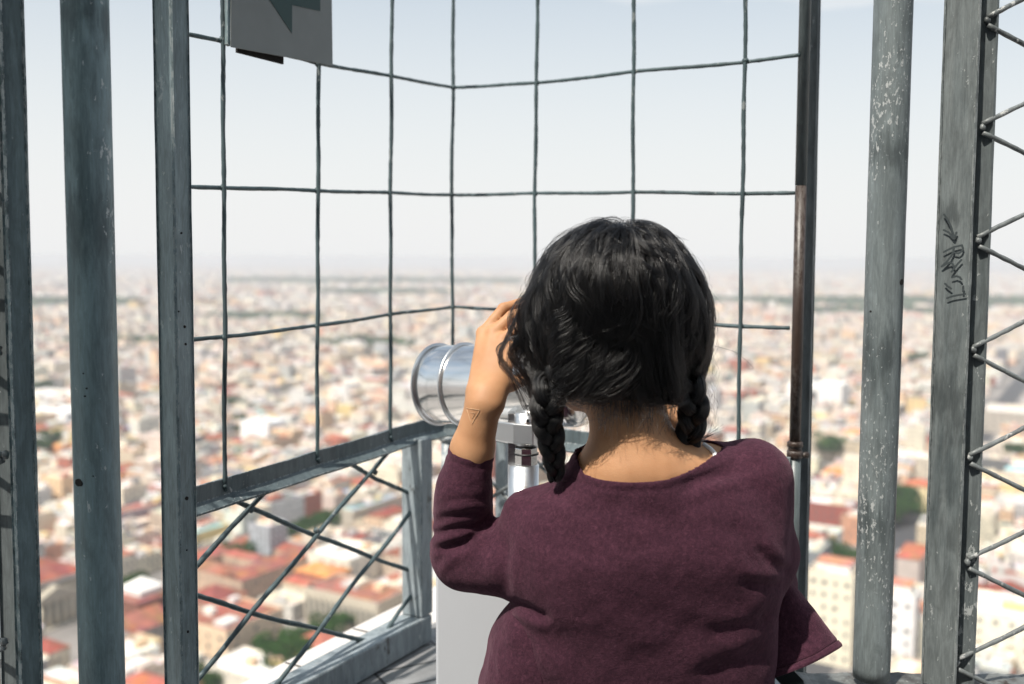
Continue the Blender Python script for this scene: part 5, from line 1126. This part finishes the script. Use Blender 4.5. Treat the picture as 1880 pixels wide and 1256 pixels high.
# ---------------------------------------------------------------- sweater
C1 = [PX(851, 1022, 1.425), PX(853, 905, 1.400), PX(865, 828, 1.388)]
TS = torso_tab(0, 0)
def sweater_sdf(P):
    d = s_loft(P, TS, 2.5)
    d = smin(d, s_caps(P, PX(1006, 962, 1.365), PX(1105, 950, 1.362), .052, .06), .03); d = smin(d, s_caps(P, PX(1378, 880, 1.372), PX(1280, 905, 1.365), .053, .058), .03)
    d = smin(d, s_caps(P, PX(1378, 882, 1.372), PX(1396, 1020, 1.40), .053, .046), .03); d = smin(d, s_caps(P, PX(1396, 1020, 1.40), ER, .046, .05), .03)
    d = smin(d, s_caps(P, ER, WR_ - (WR_ - ER) * .28, .050, .043), .03)
    d = smin(d, s_caps(P, PX(1100, 915, 1.355), PX(1225, 905, 1.355), .050, .050), .035)
    up = smin(s_caps(P, PX(1015, 1022, 1.365), C1[0], .0640, .0470), s_caps(P, PX(962, 942, 1.372), PX(1010, 950, 1.365), .034, .048), .03)
    fo = smin(s_caps(P, C1[0], C1[1], .0440, .0405), s_caps(P, C1[1], C1[2] + (C1[2] - C1[1]) * .12, .0400, .0320), .015); arm = smin(up, fo, .012)
    d = smin(d, arm, .022); return np.minimum(d, trunk(P) - .0055)
nk0 = PX(1180, 897, 1.262); nkn = np.array((-.10, -.30, .95), f32); nkn /= np.linalg.norm(nkn)
nkc = PX(1198, 860, 1.345)
def neck_cut(P):     # > 0 inside the neck opening
    pl_ = (P - nk0) @ nkn; q = P - nkc; e = (1 - np.sqrt((q[..., 0] / .106) ** 2 + (q[..., 1] / .110) ** 2)) * .10; return smin(pl_, e, .006)
cuffn = (C1[2] - C1[1]) / np.linalg.norm(C1[2] - C1[1]); cuffn = cuffn + np.array((.04, 0, 0), f32); cuffn /= np.linalg.norm(cuffn); cuff0 = PX(866, 829, 1.388)
def cuff_cut(P): return np.where(np.linalg.norm(P - cuff0, axis=-1) < .060, (P - cuff0) @ cuffn, -1)
WRC = WR_ - (WR_ - ER) * .36; wrn = (WR_ - ER) / np.linalg.norm(WR_ - ER)
def cuffr_cut(P): return np.where(np.linalg.norm(P - WRC, axis=-1) < .13, (P - WRC) @ wrn, -1)
def hem_cut(P): return .905 - P[..., 2]
V_, F_ = surface_net(sweater_sdf, (-.20, 1.20, .80), (.50, 1.74, 1.40), .0034); V_ = smooth_v(V_, F_, 6, .5)
for cut in (neck_cut, cuff_cut, cuffr_cut, hem_cut):
    c = cut(V_.astype(f32)); F_ = F_[~(c[F_] > 0).all(1)]
    for _ in range(4):
        c = cut(V_.astype(f32)); m_ = c > 0; m_ &= np.bincount(F_.ravel(), minlength=len(V_)) > 0
        g = np.stack([cut((V_[m_] + np.eye(3)[q] * .001).astype(f32)) - cut((V_[m_] - np.eye(3)[q] * .001).astype(f32)) for q in range(3)], -1) / .002
        V_[m_] -= (c[m_] / np.maximum((g ** 2).sum(-1), .2))[:, None] * g
keep = np.unique(F_); rm = -np.ones(len(V_), int); rm[keep] = np.arange(len(keep)); V_, F_ = V_[keep], rm[F_]
# folds
Nn = grad(sweater_sdf, V_.astype(f32), .004).astype(float)
ppx = np.array([proj(v) for v in V_])
X_, Y_ = ppx[:, 0], ppx[:, 1]
D = np.zeros(len(V_))
def crease(x0, y0, x1, y1, depth, wid, rag=.0):          # a fold line in the cloth, given by its two ends on the back
    d_ = np.array((x1 - x0, y1 - y0), float); Ln = np.hypot(*d_); d_ /= Ln; s_ = (X_ - x0) * d_[0] + (Y_ - y0) * d_[1]; q = -(X_ - x0) * d_[1] + (Y_ - y0) * d_[0]
    q = q + rag * np.sin(s_ / Ln * 5); env = np.clip(s_ / Ln * 4 + .3, 0, 1) * np.clip((1 - s_ / Ln) * 4 + .3, 0, 1); front = Nn[:, 1] < .25
    return np.where(front, depth * env * (-np.exp(-(q / wid) ** 2) + .7 * np.exp(-((q - wid * 1.5) / (wid * 1.2)) ** 2)), 0)
for a in ((792, 985, 905, 955, .0045, 9, 4), (796, 1010, 900, 975, .004, 8, -3), (797, 960, 880, 938, .0030, 9, 3), (800, 1035, 870, 990, .003, 9, 4), (806, 925, 905, 915, .0018, 9, 2),
          (936, 1108, 1010, 1135, .0050, 10, 3), (933, 1122, 965, 1230, .0045, 12, 4), (934, 1090, 925, 985, .0026, 12, 3), (985, 895, 930, 905, .0025, 8, 2), (1010, 905, 1075, 930, .0016, 14, 5), (1250, 905, 1350, 862, .0030, 12, 5), (1290, 880, 1400, 850, .002, 12, 4),
          (1150, 905, 1040, 960, .0012, 25, 6), (1445, 1050, 1390, 1010, .0032, 11, 4), (1440, 1072, 1360, 1075, .003, 12, 4), (1420, 1120, 1300, 1180, .003, 18, 8), (1415, 1180, 1280, 1256, .003, 22, 8), (1000, 1170, 1100, 1250, .0024, 24, 8), (1130, 1130, 1290, 1150, .0016, 26, 8), (1330, 960, 1410, 1040, .0018, 20, 6)):
    D += 1.3 * crease(*a)
for cut, wd_ in ((cuff_cut, .0030), (neck_cut, .0026)):
    cc = cut(V_.astype(f32)).astype(float); D += np.where(cc > -.03, -.0013 * np.exp(-((cc + .0105) / wd_) ** 2), 0)
D += (vnoise(V_ * np.array((8, 8, 12)) + 9) - .5) * .0070
D += (vnoise(V_ * np.array((17, 17, 22))) - .5) * .0044 + (vnoise(V_ * 46 + 5) - .5) * .0018 + (vnoise(V_ * 120 + 3) - .5) * .0006
V_ = V_ + Nn * D[:, None]
sw = np_mesh('sweater', V_, F_, M_knit, person)
so_ = sw.modifiers.new('s', 'SOLIDIFY'); so_.thickness = .0028; so_.offset = -1
print('sweater verts', len(V_))
# flaring hems: a panel of cloth each side, swinging clear of the body
def panel(rows, name, th=.003):
    nc = len(rows[0]); nr_ = len(rows); 
    def cr_(p, t):                                          # Catmull-Rom
        n_ = len(p) - 1; s_ = min(int(t), n_ - 1); f = t - s_; P0, P1, P2, P3 = p[max(s_-1, 0)], p[s_], p[s_+1], p[min(s_+2, n_)]
        return .5 * ((2 * P1) + (-P0 + P2) * f + (2*P0 - 5*P1 + 4*P2 - P3) * f*f + (-P0 + 3*P1 - 3*P2 + P3) * f**3)
    R_ = [[np.array(tuple(at(*q)), float) for q in r_] for r_ in rows]; NU, NV = 90, 110; cols = [[cr_(r_, i / NU * (nc - 1)) for i in range(NU + 1)] for r_ in R_]
    G_ = np.array([[cr_([c[i] for c in cols], j / NV * (nr_ - 1)) for i in range(NU + 1)] for j in range(NV + 1)]); V0 = G_.reshape(-1, 3)
    F0 = np.array([(j*(NU+1)+i, j*(NU+1)+i+1, (j+1)*(NU+1)+i+1, (j+1)*(NU+1)+i) for j in range(NV) for i in range(NU)])
    hem = np.zeros(len(V0)); jj = np.repeat(np.arange(NV + 1), NU + 1) / NV; hem = .0016 * (jj > .90) + .0010 * np.exp(-((jj - .955) / .02) ** 2) - .0016 * np.exp(-((jj - .895) / .008) ** 2)
    du = np.gradient(G_, axis=1); dv = np.gradient(G_, axis=0); nn_ = np.cross(du, dv).reshape(-1, 3); nn_ /= np.linalg.norm(nn_, axis=1, keepdims=True) + 1e-9; nn_ *= np.where(nn_[:, 1] > 0, -1, 1)[:, None]
    V0 = V0 + nn_ * (hem + (vnoise(V0 * 30) - .5) * .004 + (vnoise(V0 * 90) - .5) * .0012)[:, None]
    o = np_mesh(name, V0, F0, M_knit, person); s_ = o.modifiers.new('s', 'SOLIDIFY'); s_.thickness = th; s_.offset = 0; return o
panel([[(1385,1035,1.40),(1415,1045,1.385),(1436,1056,1.395),(1440,1060,1.42),(1438,1062,1.45)],
       [(1378,1110,1.40),(1418,1112,1.385),(1456,1100,1.390),(1470,1092,1.42),(1470,1096,1.47)],
       [(1372,1185,1.40),(1420,1185,1.38),(1480,1165,1.375),(1508,1143,1.40),(1503,1148,1.46)],
       [(1368,1262,1.39),(1415,1247,1.365),(1482,1222,1.358),(1540,1190,1.39),(1533,1192,1.46)]], 'back_hem')
panel([[(955,1080,1.385),(960,1085,1.37),(970,1090,1.36),(985,1095,1.35)],
       [(906,1148,1.400),(922,1150,1.365),(945,1153,1.340),(985,1158,1.330)],
       [(892,1205,1.410),(908,1205,1.365),(938,1208,1.335),(990,1213,1.325)],
       [(879,1262,1.415),(895,1262,1.37),(930,1265,1.335),(998,1268,1.325)],
       [(868,1330,1.42),(888,1330,1.37),(925,1330,1.335),(1000,1330,1.325)]], 'side_panel')
# trousers, shoes
V_, F_ = surface_net(lambda P: smax(smin(legs(P, .004), s_loft(P, TB, 2.2) - .006, .02), P[..., 2] - .935, .004), (-.10, 1.22, .05), (.46, 1.58, 1.0), .006); np_mesh('trousers', smooth_v(V_, F_, 2), F_, M_jean, person)
V_, F_ = surface_net(lambda P: smax(feet(P) - .004, P[..., 2] - .085, .004), (-.02, 1.28, -.01), (.36, 1.62, .12), .005); V_[:, 2] = np.maximum(V_[:, 2], .002); np_mesh('shoe', V_, F_, M_shoe, person)
# straps at the collar
def skin_line(pts, rad, name, mat, sdf=body, lift=.001, n=6, flat=1):
    Q = []
    for i in range(len(pts) - 1):
        for k in range(n):
            x, y = pts[i][0] + (pts[i+1][0] - pts[i][0]) * k / n, pts[i][1] + (pts[i+1][1] - pts[i][1]) * k / n; h = march(sdf, x, y)
            if h is not None: Q.append(Vector(h) + (EYE - Vector(h)).normalized() * lift)
    if len(Q) > 2:
        mb = MB(); mb.tube(Q, rad, n=8); return mb.build(name, mat, person)
skin_line([(1292,816),(1304,824),(1312,833),(1313,842),(1307,852),(1297,860),(1286,866)], .0033, 'white_strap', M_white, sdf=trunk, lift=.0015, n=6)
M_ink2 = plain('skin_mark', (.60, .38, .22), .5, var=.02)
tri = [(856,749),(881,753),(866,779),(856,749)]
skin_line(tri, .00042, 'triangle_mark', M_ink2, lift=.0001, n=10); skin_line([(863,757),(872,758.5),(866,770)], .0003, 'triangle_mark', M_ink2, lift=.0001, n=8)
# shoulder bag at the hip (only its strap enters the picture)
bag = empty('shoulder_bag', tuple(at(1450, 1500, 1.33)), label='dark green bag strap showing under the flared sweater hem', cat='bag')
mb = MB(); b_ = at(1452, 1520, 1.34); pth = [at(1438,1236,1.40), at(1455,1254,1.375), at(1466,1300,1.355), at(1462,1400,1.345), Vector((b_.x, b_.y, b_.z + .10))]
for i in range(len(pth) - 1):
    a, c = pth[i], pth[i+1]; s_ = Vector((.015, -.002, .004)); mb.add([a - s_, a + s_, c + s_, c - s_, a - s_ + Vector((0,.003,0)), a + s_ + Vector((0,.003,0)), c + s_ + Vector((0,.003,0)), c - s_ + Vector((0,.003,0))], [(0,1,2,3),(7,6,5,4),(0,4,5,1),(1,5,6,2),(2,6,7,3),(3,7,4,0)])
mb.build('strap', M_green, bag); mb = MB(); mb.box((b_.x - .05, b_.y - .10, b_.z - .12), (b_.x + .04, b_.y + .12, b_.z + .10)); mb.build('bag_body', M_green, bag, bevel=.02)
# ---------------------------------------------------------------- hair
HE = [(PX(1132, 540, 1.350), np.array((.110, .112, .100), f32)), (PX(1209, 596, 1.352), np.array((.0695, .080, .086), f32)), (PX(1050, 610, 1.356), np.array((.066, .080, .090), f32)), (PX(1146, 668, 1.345), np.array((.060, .066, .068), f32)),
      (PX(1028, 672, 1.345), np.array((.026, .032, .034), f32)), (PX(1250, 668, 1.350), np.array((.027, .032, .040), f32)), (PX(1140, 452, 1.345), np.array((.052, .060, .026), f32))]
def hair_vol(P):
    d = None
    for c, r_ in HE: e = s_ell(P, c, r_ * .965); d = e if d is None else smin(d, e, .022)
    return d
gz = HR @ np.array((0, .93, -.36), f32)
def hair_sdf(P):
    d = hair_vol(P); face = (P - Hc) @ gz - .050; return smax(d, face, .015)
def hair_base(P):
    d = hair_sdf(P) + .007; return d
V_, F_ = surface_net(hair_base, (-.02, 1.20, 1.30), (.31, 1.52, 1.66), .0035); V_ = smooth_v(V_, F_, 2)
hair = np_mesh('hair', V_, F_, M_hairb, person)
BLr, BRr = PX(1012, 700, 1.315), PX(1266, 700, 1.325)
HRNG = np.random.RandomState(21)
def flow(P, side, ph, wav):
    tgt = np.where(side[:, None] < 0, BLr, BRr); to = tgt - P; dist = np.linalg.norm(to, axis=1, keepdims=True); to = to / (dist + 1e-6)
    w_ = np.clip((1.50 - P[:, 2:3]) / .10, 0, 1) ** 1.3
    down = np.array((0, 0, -1.0)) + np.stack([side * .32 * np.clip((P[:, 2] - 1.50) / .08, 0, 1), -0.5 * np.clip((P[:, 2] - 1.56) / .04, 0, 1), 0 * side], 1)
    d = down * (1 - w_) + to * w_
    return d
def trace(P0, side, n, step, depth, ph, amp, stop=.018):
    P = P0.copy().astype(float); out = [P.copy()]; alive = np.ones(len(P), bool)
    lat0 = HRNG.normal(size=P.shape) * .15
    for k in range(n - 1):
        g = grad(hair_vol, P.astype(f32), .004).astype(float); d = flow(P, side, ph, None) + lat0
        lat = np.cross(g, d); lat /= np.linalg.norm(lat, axis=1, keepdims=True) + 1e-9
        d = d + lat * (amp * np.sin(k * .52 + ph))[:, None] + lat * (amp * .6 * np.sin(k * .23 + ph * 2.1))[:, None]
        d = d - g * (d * g).sum(1, keepdims=True); d /= np.linalg.norm(d, axis=1, keepdims=True) + 1e-9
        tgt = np.where(side[:, None] < 0, BLr, BRr); near = np.linalg.norm(P - tgt, axis=1) < stop; alive &= ~near
        P = P + np.where(alive[:, None], d * step, 0)
        s_ = hair_vol(P.astype(f32)).astype(float); off = -s_ + depth - .009 * math.exp(-k / 1.6) + .0022 * np.sin(k * .4 + ph * 1.7); P = P + g * np.where(alive, off, 0)[:, None]; out.append(P.copy())
    return np.stack(out, 1)
PARTX = PX(1158, 500, 1.26)[0]
# guides start all over the back, top and sides of the head
NG = 820; z_ = HRNG.rand(NG * 4, 3) * np.array((.36, .34, .36)) + np.array((-.04, 1.19, 1.34)); z_ = z_.astype(f32)
for _ in range(4): z_ = z_ - grad(hair_vol, z_, .004) * hair_vol(z_)[:, None]
ok = ((z_ - Hc) @ gz < .052) & (z_[:, 2] > PX(0, 690, 1.3)[2]); z_ = z_[ok][:NG]; top = HRNG.rand(len(z_)) < .45
z_[top, 2] = np.maximum(z_[top, 2], PX(0, 520, 1.3)[2]); z_[top] = z_[top] - grad(hair_vol, z_[top], .004) * hair_vol(z_[top])[:, None]
ex = np.stack([HRNG.uniform(PX(1075, 0, 1.33)[0], PX(1215, 0, 1.33)[0], 150), HRNG.uniform(1.27, 1.37, 150), np.full(150, 1.64)], 1).astype(f32)
for _ in range(5): ex = ex - grad(hair_vol, ex, .004) * hair_vol(ex)[:, None]
z_ = np.concatenate([z_, ex])
side = np.where(z_[:, 0] + HRNG.normal(0, .006, len(z_)) < PARTX, -1.0, 1.0); ph = HRNG.rand(len(z_)) * 6.28
amp = HRNG.uniform(.15, .62, len(z_)); NS = 34
dep = HRNG.uniform(-.008, .003, len(z_)); G_ = trace(z_, side, NS, .0075, dep, ph, amp)
curves = []                                              # list of (n, 3) arrays with radius
def kids(guide, cnt, spread, rad, kink=.0010, taper=.35):
    n_ = len(guide); t_ = np.linspace(0, 1, n_); 
    T_ = np.gradient(guide, axis=0); T_ /= np.linalg.norm(T_, axis=1, keepdims=True) + 1e-9; a_ = np.cross(T_, (0.3, 1, .2)); a_ /= np.linalg.norm(a_, axis=1, keepdims=True) + 1e-9; b_ = np.cross(T_, a_)
    for _ in range(cnt):
        r0, th = spread * math.sqrt(HRNG.rand()), HRNG.rand() * 6.28; p1, p2, f1 = HRNG.rand() * 6.28, HRNG.rand() * 6.28, HRNG.uniform(4, 9)
        env = r0 * (.35 + .65 * np.sin(np.pi * (t_ * .8 + .1)) ** .8) ; thv = th + t_ * HRNG.normal(0, .7)
        q = guide + a_ * (env * np.cos(thv))[:, None] + b_ * (env * np.sin(thv) * .45)[:, None] + a_ * (kink * np.sin(t_ * f1 * 2.2 + p1))[:, None] + b_ * (kink * .7 * np.sin(t_ * f1 * 1.7 + p2))[:, None]
        s0 = HRNG.randint(0, max(1, n_ // 4)); q = q[s0:]
        curves.append((q, rad * (1 - taper * np.linspace(0, 1, len(q)) ** 2) * np.minimum(1, .35 + np.arange(len(q)) * .3)))
for g in G_:
    mv = np.linalg.norm(np.diff(g, axis=0), axis=1) > .001; n_ = max(6, int(mv.sum()) + 1); kids(g[:n_], 24, HRNG.uniform(.004, .010), .00026)
def path(pts, n_=26):                                     # smooth px path -> points
    P = [np.array(tuple(at(*q)), float) for q in pts]; out = []
    for k in range(n_):
        t_ = k / (n_ - 1) * (len(P) - 1); s_ = min(int(t_), len(P) - 2); f = t_ - s_; P0, P1, P2, P3 = P[max(s_-1, 0)], P[s_], P[s_+1], P[min(s_+2, len(P)-1)]
        out.append(.5 * ((2*P1) + (-P0+P2)*f + (2*P0-5*P1+4*P2-P3)*f*f + (-P0+3*P1-3*P2+P3)*f**3))
    return np.array(out)
def onhair(g, dep):                                      # lift the buried part of a guide onto the surface of the hair
    for _ in range(3):
        s_ = hair_vol(g.astype(f32)).astype(float); n_ = grad(hair_vol, g.astype(f32), .004).astype(float); g = g + n_ * np.where(s_ < dep, dep - s_, 0)[:, None]
    return g
# loose waves that fall forward over the hand
for k in range(15):
    j = HRNG.normal(0, 1.6, 8); x0 = HRNG.uniform(958, 1010); y0 = HRNG.uniform(500, 570); Y0 = 1.300 + HRNG.uniform(0, .05); q = HRNG.rand()
    pts = [(x0, y0, Y0), (x0 - 22 - 12 * q, y0 + 45, Y0 + .004), (918 + 40 * q + 3 * j[0], 625 + 3 * j[1], Y0 + .008), (910 + 48 * q + 4 * j[2], 662 + 5 * j[3], Y0 + .010), (935 + 40 * q + 4 * j[4], 700 + 6 * j[5], Y0 + .012), (962 + 26 * q + 3 * j[6], 738 + 9 * j[7], Y0 + .012)]
    if HRNG.rand() < .5: pts = pts[:-1] + [(pts[-1][0] + 14, pts[-1][1] + 25, Y0 + .014)] if HRNG.rand() < .3 else pts
    kids(path(pts), HRNG.randint(8, 26), .0030, .00024, .0012, .6)
for k in range(120):                                      # side hair that runs back under the temple into the braid
    j = HRNG.normal(0, 1, 6); q = HRNG.rand(); pts = [(1016 + 16 * q + 6 * j[0], 505 + 50 * q + 10 * j[1], 1.335), (960 + 34 * q + 4 * j[2], 600 + 10 * j[5], 1.345), (972 + 22 * q + 4 * j[3], 672 + 7 * j[4], 1.325), (1003, 706, 1.305)]; kids(onhair(path(pts), HRNG.uniform(-.004, .001)), 12, HRNG.uniform(.004, .009), .00025, .0016)
# sweeps across the nape into each braid
for k in range(210):
    s_ = HRNG.rand(); x0 = 1050 + 125 * s_; yb = HRNG.uniform(600, 742); Yd = 1.262 + HRNG.uniform(0, .02); pts = [(x0 + HRNG.uniform(-15, 15), yb - 105 * HRNG.uniform(.6, 1.2), Yd + .006), (x0 - 8, yb - 35, Yd - .001), (x0 - 38 - 20 * s_, yb - 2, Yd + .004), (1042, 706 + HRNG.uniform(-14, 14), 1.288), (1018, 710, 1.300)]
    kids(onhair(path(pts), HRNG.uniform(-.006, .001)), 10, HRNG.uniform(.005, .012), .00023, .0014)
for k in range(210):
    s_ = HRNG.rand(); x0 = 1150 + 90 * s_; yb = HRNG.uniform(660, 748); Yd = 1.272 + HRNG.uniform(0, .012); pts = [(x0 - 12 + HRNG.uniform(-20, 20), yb - 190 * HRNG.uniform(.6, 1.2), Yd - .02), (x0 + HRNG.normal(0, 5), yb - 70, Yd - .008), (x0 + 22 - 12 * s_, yb - 10, Yd + .008), (1246, 716 + HRNG.uniform(-24, 22), 1.295), (1266, 724, 1.312)]
    kids(onhair(path(pts), HRNG.uniform(-.006, .001)), 10, HRNG.uniform(.005, .012), .00023, .0014)
# wisps down the neck
for k in range(70):
    x0 = HRNG.normal(1150, 45); y0 = HRNG.uniform(718, 752); Ln = HRNG.uniform(20, 95) * (1 if HRNG.rand() < .6 else .5); dx = HRNG.normal(0, 22) + (x0 - 1150) * .25; pts = [(x0, y0 - 25, 1.292), (x0 + dx * .15, y0, 1.288), (x0 + dx * .5 + HRNG.normal(0, 5), y0 + Ln * .5, 1.283), (x0 + dx, y0 + Ln, 1.276)]
    for c in range(1 if HRNG.rand() < .6 else 3): curves.append((path([(a + HRNG.normal(0, 3), b, e) for a, b, e in pts], 14), np.full(14, .00012) * np.linspace(1, .5, 14)))
for k in range(620):
    x0 = HRNG.uniform(1068, 1244); yl = 722 + 30 * math.exp(-((x0 - 1152) / 52) ** 2); curves.append((onhair(path([(x0 - (x0 - 1150) * .05, yl - HRNG.uniform(20, 75), 1.295), (x0, yl - 10, 1.292), (x0 + (x0 - 1155) * .06 + HRNG.normal(0, 5), yl + abs(HRNG.normal(16, 17)), 1.288)], 10), -.001), np.linspace(.00026, .00007, 10)))
for x0 in (1190, 1110, 1225):
    for c in range(22): curves.append((path([(x0 + HRNG.normal(0, 12), 720, 1.290), (x0 + 3 + HRNG.normal(0, 7), 752, 1.287), (x0 + HRNG.normal(0, 9), 772 + HRNG.uniform(0, 30), 1.284)], 10), np.full(10, .00016)))
# flyaways round the outline
for k in range(210):
    a_ = HRNG.uniform(-.15, math.pi + .5); x0, y0 = 1132 + 172 * math.cos(a_), 590 - 178 * math.sin(a_); r1 = HRNG.uniform(2, 20); Ln = HRNG.uniform(.12, .5) * (1 if HRNG.rand() < .5 else -1); pts = []
    for q in range(4):
        aa = a_ + Ln * q / 3; rr = 1 - .02 + (r1 / 175) * math.sin(math.pi * q / 3) + HRNG.normal(0, .006); pts.append((1132 + 172 * rr * math.cos(aa), 590 - 180 * rr * math.sin(aa), 1.345))
    curves.append((path(pts, 14), np.full(14, .00011)))
for k in range(90):                                       # ruffled crown
    x0 = HRNG.uniform(1150, 1245); y0 = 408 + (x0 - 1150) ** 2 * .004; curves.append((path([(x0 - 14, y0 + 14, 1.33), (x0, y0 - HRNG.uniform(-2, 7), 1.335), (x0 + HRNG.uniform(6, 22), y0 + HRNG.uniform(-3, 18), 1.335)], 10), np.full(10, .00014)))
for k in range(60):                                       # left temple frizz
    y0 = HRNG.uniform(470, 640); x0 = 1010 - (y0 - 450) * .33; curves.append((path([(x0 + 16, y0 - 25, 1.33), (x0 - HRNG.uniform(0, 14), y0, 1.335), (x0 - HRNG.uniform(-4, 22), y0 + 40, 1.335), (x0 - HRNG.uniform(-8, 12), y0 + 75, 1.335)], 12), np.full(12, .00013)))
curves.append((path([(1296, 632, 1.33), (1322, 638, 1.33), (1352, 648, 1.33), (1376, 668, 1.33), (1383, 676, 1.33), (1374, 678, 1.33)], 20), np.full(20, .00022)))
curves.append((path([(1290, 560, 1.33), (1312, 585, 1.33), (1318, 620, 1.33), (1308, 650, 1.33)], 16), np.full(16, .00015)))
curves.append((path([(1240, 440, 1.33), (1280, 480, 1.33), (1302, 530, 1.33), (1330, 562, 1.33)], 16), np.full(16, .00013)))
for k in range(60):                                       # stray ends behind the right braid
    y0 = HRNG.uniform(600, 760); curves.append((path([(1292, y0, 1.34), (1306 + HRNG.uniform(-8, 14), y0 + 30, 1.34), (1300 + HRNG.uniform(-12, 16), y0 + 62, 1.34)], 9), np.full(9, .00009)))
for k in range(46): curves.append((path([(1272, 812 + HRNG.normal(0, 4), 1.345), (1290, 806 + HRNG.normal(0, 3), 1.34), (1300 + HRNG.uniform(0, 30), 795 + HRNG.normal(0, 7), 1.338)], 9), np.full(9, .00012)))
def hair_curves(name, cl, parent):
    hc = bpy.data.hair_curves.new(name); hc.add_curves([len(c[0]) for c in cl]); pts = np.concatenate([c[0] for c in cl]).astype(f32); rad = np.concatenate([c[1] for c in cl]).astype(f32)
    hc.points.foreach_set('position', pts.ravel())
    at_ = hc.attributes.get('radius') or hc.attributes.new('radius', 'FLOAT', 'POINT'); at_.data.foreach_set('value', rad)
    hc.materials.append(M_hair); o = bpy.data.objects.new(name, hc); COL.objects.link(o); o.parent = parent
    if parent.type == 'EMPTY': o.matrix_parent_inverse = Matrix.Translation(parent.location).inverted()
    else: o.matrix_parent_inverse = Matrix.Identity(4)
    print(name, len(cl)); return o
hair_curves('hair_strands', curves, hair)
# braids: three interleaved ropes each, fibres laid along every rope
def braid(pts, w0, w1, turns, seedph):
    n_ = 90; C_ = path(pts, n_); T_ = np.gradient(C_, axis=0); T_ /= np.linalg.norm(T_, axis=1, keepdims=True); lat = np.cross(T_, (0, 1, 0)); lat /= np.linalg.norm(lat, axis=1, keepdims=True); dp = np.cross(lat, T_)
    t_ = np.linspace(0, 1, n_); wd = w0 + (w1 - w0) * t_ ** 1.6; cl = []; mb = MB()
    for k in range(3):
        ph_ = 2 * math.pi * (t_ * turns + k / 3) + seedph; ctr = C_ + lat * (wd * .56 * np.sin(ph_))[:, None] + dp * (wd * .30 * np.sin(2 * ph_))[:, None]; rr = wd * .45
        rr = rr * np.clip(.25 + t_ * 9, 0, 1); mb.tube([Vector(q) for q in ctr], list(rr * .90), n=12)
        Tk = np.gradient(ctr, axis=0); Tk /= np.linalg.norm(Tk, axis=1, keepdims=True); a_ = np.cross(Tk, (0.1, 1, .05)); a_ /= np.linalg.norm(a_, axis=1, keepdims=True); b_ = np.cross(Tk, a_)
        for _ in range(330):
            th = HRNG.rand() * 6.28 + HRNG.normal(0, .25) * t_ * 3; rf = HRNG.uniform(.90, 1.06) + .03 * np.sin(t_ * HRNG.uniform(10, 30) + HRNG.rand() * 6); q = ctr + (a_ * np.cos(th)[:, None] + b_ * np.sin(th)[:, None]) * (rr * rf)[:, None]
            i0 = HRNG.randint(0, n_ - 30); i1 = min(n_, i0 + HRNG.randint(24, 60)); cl.append((q[i0:i1], np.full(i1 - i0, .00028)))
    b = mb.build('braid', M_hairb, person)
    for _ in range(70):
        i0 = HRNG.randint(5, n_ - 16); s_ = HRNG.choice((-1, 1)); q = C_[i0:i0+14] + lat[i0:i0+14] * (s_ * (wd[i0:i0+14] * .85 + np.sin(np.linspace(0, 3, 14)) * HRNG.uniform(.001, .006)))[:, None] + dp[i0:i0+14] * HRNG.uniform(-.005, .005); cl.append((q, np.full(14, .00010)))
    for _ in range(26): e = C_[-1] + np.array((HRNG.normal(.006, .006), HRNG.normal(0, .004), -abs(HRNG.normal(.012, .008)))); cl.append((np.linspace(C_[-4], e, 8) + HRNG.normal(0, .0003, (8, 3)), np.full(8, .00016)))
    hair_curves('braid_strands', cl, b)
braid([(1026,668,1.312),(1008,722,1.296),(1004,765,1.298),(1012,810,1.305),(1018,850,1.315),(1021,880,1.325)], .0250, .0100, 2.1, .6)
braid([(1250,668,1.330),(1270,725,1.318),(1272,765,1.325),(1264,805,1.340),(1256,850,1.365),(1252,890,1.385)], .0225, .0130, 1.9, 2.2)
